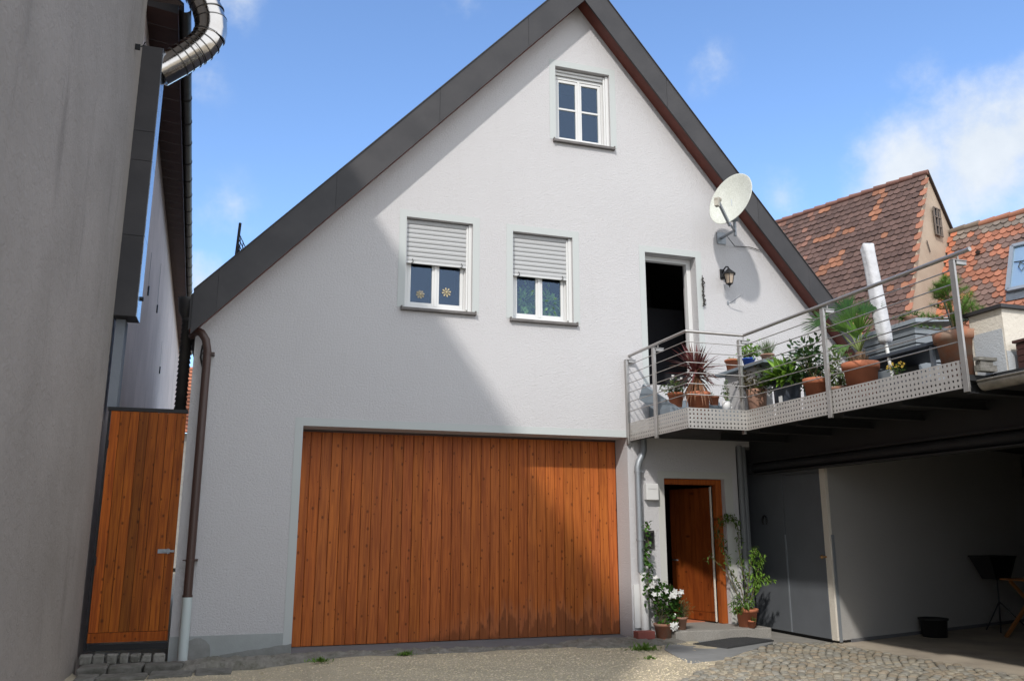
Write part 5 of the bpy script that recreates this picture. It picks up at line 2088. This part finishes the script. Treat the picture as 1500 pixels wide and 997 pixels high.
# pine in big pot
t = potted('pine_pot', 'big weathered terracotta pot with a small pine at the balcony end', (4.98, -5.06, ZD0), .225, .50, M_TERRA_OLD, taper=.66)
m = MB()
nd = MB()
base = Vector((4.98, -5.06, 3.36))
top = Vector((4.97, -5.0, 4.0))
m.tube([base, (4.96, -5.04, 3.6), (4.99, -5.0, 3.8), top], [.022, .018, .012, .006], 8)
for k in range(46):
    f = rnd.uniform(.12, 1)
    p = base + (top - base) * f
    az = rnd.uniform(0, 6.28)
    Lb = (.34 * (1 - f) + .09) * rnd.uniform(.6, 1.1)
    q = p + Vector((math.cos(az) * Lb * .8, math.sin(az) * Lb * 1.1, Lb * rnd.uniform(-.1, .55)))
    m.tube([p, (p + q) / 2 + Vector((0, 0, -.02)), q], [.007, .005, .003], 5)
    for s in range(5):
        cc = p + (q - p) * (.35 + .16 * s)
        for w_ in range(60):
            d = (q - p).normalized() * .7 + rv(1.0) + Vector((0, 0, .25))
            v = rnd.uniform(.6, 1.4)
            nd.leaf(cc, d, rnd.uniform(.05, .085), .0052, .1, (v, v, v * .8), 1)
m.build('trunk', M_BARK, t)
nd.build('foliage', leafmat('pine_needle', (.16, .30, .07)), t)

# --- ground-level pots by the entrance
t = potted('gardenia_pot', 'terracotta pot of white flowering climber twining up the grey downpipe', (4.02, -.40, .035), .135, .21, M_TERRA_OLD)
MB().lathe(4.02, -.40, [(.001, .022), (.13, .022), (.155, .05), (.14, .05), (.001, .036)], 22).build('saucer', M_TERRA_OLD, t)
m = MB()
st_ = MB()
path = [Vector(p) for p in ((4.02, -.4, .2), (3.93, -.34, .45), (3.88, -.24, .75), (3.93, -.20, .98), (3.90, -.19, 1.15), (3.95, -.18, 1.32), (3.92, -.17, 1.50), (3.95, -.16, 1.62))]
st_.tube(path, .006, 6)
pts_f = []
for i in range(len(path) - 1):
    for k in range(46 if i < 3 else 30):
        f = rnd.random()
        p = path[i] + (path[i + 1] - path[i]) * f + rv(.16 if i < 2 else (.12 if i == 2 else .055))
        v = rnd.uniform(.6, 1.7)
        if i >= 5 and rnd.random() < .5:
            continue
        m.leaf(p, rv() + Vector((0, -.4, .1)), rnd.uniform(.05, .085), .04, .4, (v, v, v * .8), 3, fold=.2)
bushc = Vector((4.07, -.38, .55))
for k in range(430):
    v3 = rv()
    p = bushc + Vector((v3.x * .22, v3.y * .18, v3.z * .30)) + Vector((-.12 * v3.z, 0, 0))
    v = rnd.uniform(.5, 1.6)
    m.leaf(p, rv() + Vector((0, -.3, .1)), rnd.uniform(.05, .09), .042, .5, (v, v, v * .8), 3, fold=.2)
for k in range(14):
    q = bushc + Vector((rnd.uniform(-.2, .2), rnd.uniform(-.15, .1), rnd.uniform(-.25, .25)))
    st_.tube([(4.02, -.4, .2), (Vector((4.02, -.4, .2)) + q) / 2 + rv(.04), q], .004, 5)
st_.tube([(3.98, -.40, .2), (3.93, -.38, .75)], .008, 6)
m.build('foliage', leafmat('gardenia_leaf', (.055, .13, .03), .25), t)
st_.build('stem', M_STEM, t)
flowers(t, [(3.90 + rnd.uniform(-.13, .12), -.50 + rnd.uniform(-.06, .06), .74 + rnd.uniform(-.10, .14)) for _ in range(9)] +
        [(4.14 + rnd.uniform(-.12, .10), -.56 + rnd.uniform(-.04, .04), .66 + rnd.uniform(-.08, .08)) for _ in range(9)] +
        [(4.05 + rnd.uniform(-.07, .1), -.56, .22 + rnd.uniform(-.03, .03)) for _ in range(5)], .05)
t = potted('rosemary_pot', 'small bulbous clay pot of rosemary on the step', (4.31, -.40, .152), .085, .17, M_PINKPOT, taper=.62)
bush(t, (4.31, -.40, .42), (.13, .12, .12), 420, .008, .045, M_LEAFG, 26, (4.31, -.4, .30), droop=.1)
t = potted('climber_pot', 'terracotta pot with tall leafy climber at the step corner', (5.40, -.36, .152), .165, .25, M_TERRA)
m = MB()
st_ = MB()
stems = [[(5.40, -.36, .38), (5.36, -.30, .7), (5.22, -.22, .98), (5.20, -.16, 1.25), (5.12, -.14, 1.5), (5.20, -.14, 1.68), (5.32, -.14, 1.74), (5.42, -.15, 1.66)],
         [(5.42, -.36, .38), (5.44, -.30, .8), (5.42, -.22, 1.2), (5.45, -.2, 1.5), (5.40, -.18, 1.72)],
         [(5.42, -.38, .38), (5.52, -.40, .7), (5.60, -.42, .95), (5.66, -.44, 1.15)],
         [(5.40, -.38, .38), (5.48, -.45, .65), (5.58, -.5, .85), (5.72, -.55, .78)],
         [(5.38, -.38, .38), (5.42, -.42, .8), (5.50, -.42, 1.1), (5.60, -.4, 1.25)],
         [(5.38, -.36, .38), (5.2, -.2, .9), (4.98, -.12, 1.15), (4.93, -.12, 1.05)]]
for si, s in enumerate(stems):
    s = [Vector(p) for p in s]
    st_.tube(s, [.008 - .0007 * i for i in range(len(s))], 5)
    for i in range(len(s) - 1):
        dens_ = [34, 30, 60, 60, 60, 9][si]
        for k in range(dens_):
            if i == 0 and rnd.random() < .7:
                continue
            p = s[i] + (s[i + 1] - s[i]) * rnd.random() + rv(.06)
            v = rnd.uniform(.5, 1.3) * (1.6 if si in (2, 3, 4) else .8)
            m.leaf(p, rv() + Vector((0, -.2, -.1)), rnd.uniform(.045, .085), .022, .7, (v, v, v * .7), 3)
for k in range(150):
    p = Vector((5.24, -.42, .45)) + rv(.13)
    v = rnd.uniform(.6, 1.3)
    m.leaf(p, rv() + Vector((-.5, -.2, .2)), rnd.uniform(.06, .10), .02, .7, (v, v, v), 3)
m.build('foliage', leafmat('climber_leaf', (.11, .20, .04)), t)
st_.build('stem', M_STEM, t)
t = potted('cactus_pot', 'tiny terracotta pot with a small succulent before the climber pot', (5.36, -.54, .152), .055, .10, M_TERRA)
bush(t, (5.36, -.54, .27), (.045, .045, .02), 50, .014, .03, M_LEAF, 4, (5.36, -.54, .25))

# doormat
th = rad(24.5)
m = MB()
cx_, cy_ = 4.80, -.94
a, b = .56, .27
cs, sn = math.cos(th), math.sin(th)


def mp_(u, v, z):
    return (cx_ + u * cs - v * sn, cy_ + u * sn + v * cs, z)


m.add([mp_(-a, -b, .018), mp_(a, -b, .018), mp_(a, b, .018), mp_(-a, b, .018), mp_(-a, -b, .034), mp_(a, -b, .034), mp_(a, b, .034), mp_(-a, b, .034)],
      [(0, 3, 2, 1), (4, 5, 6, 7), (0, 1, 5, 4), (1, 2, 6, 5), (2, 3, 7, 6), (3, 0, 4, 7)])
for k in range(26):
    u = -a + .02 + k * (2 * a - .04) / 25
    m.bar(mp_(u, -b + .02, .037), mp_(u, b - .02, .037), .012, .008)
tag(m.build('doormat', M_RUBBER, loc=(cx_, cy_, .018)), 'dark grey ribbed doormat lying before the entrance step', 'doormat')

# weeds
for i, (x, y, s, lab) in enumerate(((3.35, -1.15, 1.0, 'small clump of green weeds in the gravel near the step'), (-.72, -.90, .55, 'tuft of weeds left of the garage door foot'),
                                    (.32, -.66, .5, 'tiny weed growing at the kerb before the garage door'), (3.05, -1.9, .35, 'tiny sprout in the bright gravel'))):
    m = MB()
    for k in range(int(190 * s)):
        ang = rnd.uniform(0, 6.28)
        r = rnd.gauss(0, .11 * s)
        p = Vector((x + r * math.cos(ang) * 1.4, y + r * math.sin(ang) * .7, .012))
        v = rnd.uniform(.7, 1.6)
        m.leaf(p, rv() + Vector((0, 0, .9)), rnd.uniform(.03, .09) * (s + .3), .014, .6, (v, v, v * .7), 3)
    tag(m.build('weed', M_LEAF, loc=(x, y, 0)), lab, 'weed', 'weeds in the yard')

# objects in the dark carport
t = thing('bucket', 'black rimmed bucket standing by the white shed wall', 'bucket', (7.95, -1.22, .014))
MB().lathe(7.95, -1.22, [(.001, .016), (.165, .016), (.185, .25), (.205, .25), (.205, .275), (.175, .275), (.155, .03), (.001, .03)], 24).build('body', M_BLACK, t)
t = thing('basket_stand', 'black tapered basket on thin crossed legs in the dark carport', 'basket', (9.5, -1.0, .014))
m = MB()
m.add([(9.32, -1.12, .78), (9.60, -1.12, .78), (9.60, -.86, .78), (9.32, -.86, .78), (9.16, -1.2, 1.12), (9.68, -1.2, 1.12), (9.68, -.8, 1.12), (9.16, -.8, 1.12)],
      [(0, 3, 2, 1), (0, 1, 5, 4), (1, 2, 6, 5), (2, 3, 7, 6), (3, 0, 4, 7), (4, 5, 1, 0)])
m.tube([(9.16, -1.2, 1.12), (9.68, -1.2, 1.12), (9.68, -.8, 1.12), (9.16, -.8, 1.12), (9.16, -1.2, 1.12)], .012, 6)
m.build('basket', M_BLACK, t)
for e in ((9.25, -1.15), (9.75, -1.25), (9.4, -.75)):
    MB().tube([(9.46, -1.0, .78), (9.45, -1.0, .45), (e[0], e[1], .016)], .012, 6).build('leg', M_IRON, t)
t = thing('folding_table', 'varnished wooden folding table in the carport at the right edge', 'table', (9.6, -1.9, .014))
m = MB()
for k in range(6):
    m.box(9.0, -2.3 + k * .14, .80, 10.2, -2.3 + k * .14 + .125, .825)
m.build('tabletop', M_TABLEWOOD, t, bevel=.003)
MB().box(9.02, -2.28, .735, 10.18, -2.25, .795).build('apron', M_TABLEWOOD, t)
for (x0_, x1_) in ((9.1, 9.7), (9.7, 9.1)):
    for y in (-2.2, -1.6):
        yy = y + (.04 if x0_ < x1_ else 0)
        MB().bar((x0_, yy, .79), (x1_ - (.25 if x0_ > x1_ else -.2), yy, .016), .03, .045, up=(1, 0, 0)).build('leg', M_TABLEWOOD, t)
MB().bar((8.95, -2.2, .17), (10.0, -2.2, .17), .03, .03).build('stretcher', M_TABLEWOOD, t)

# houseplant behind the right lower window
t = thing('houseplant', 'leafy green houseplant seen through the lower right window', 'potted plant', (2.42, .42, 4.4))
pot_mesh(2.42, .42, 4.42, .10, .16).build('pot', M_TERRA, t)
bush(t, (2.20, .25, 4.95), (.19, .07, .20), 420, .045, .08, leafmat('window_leaf', (.34, .55, .16)), 22, (2.42, .42, 4.55))
bush(t, (2.62, .25, 4.92), (.19, .07, .19), 420, .045, .08, MATS['window_leaf'], 22, (2.42, .42, 4.55), name='side_foliage')
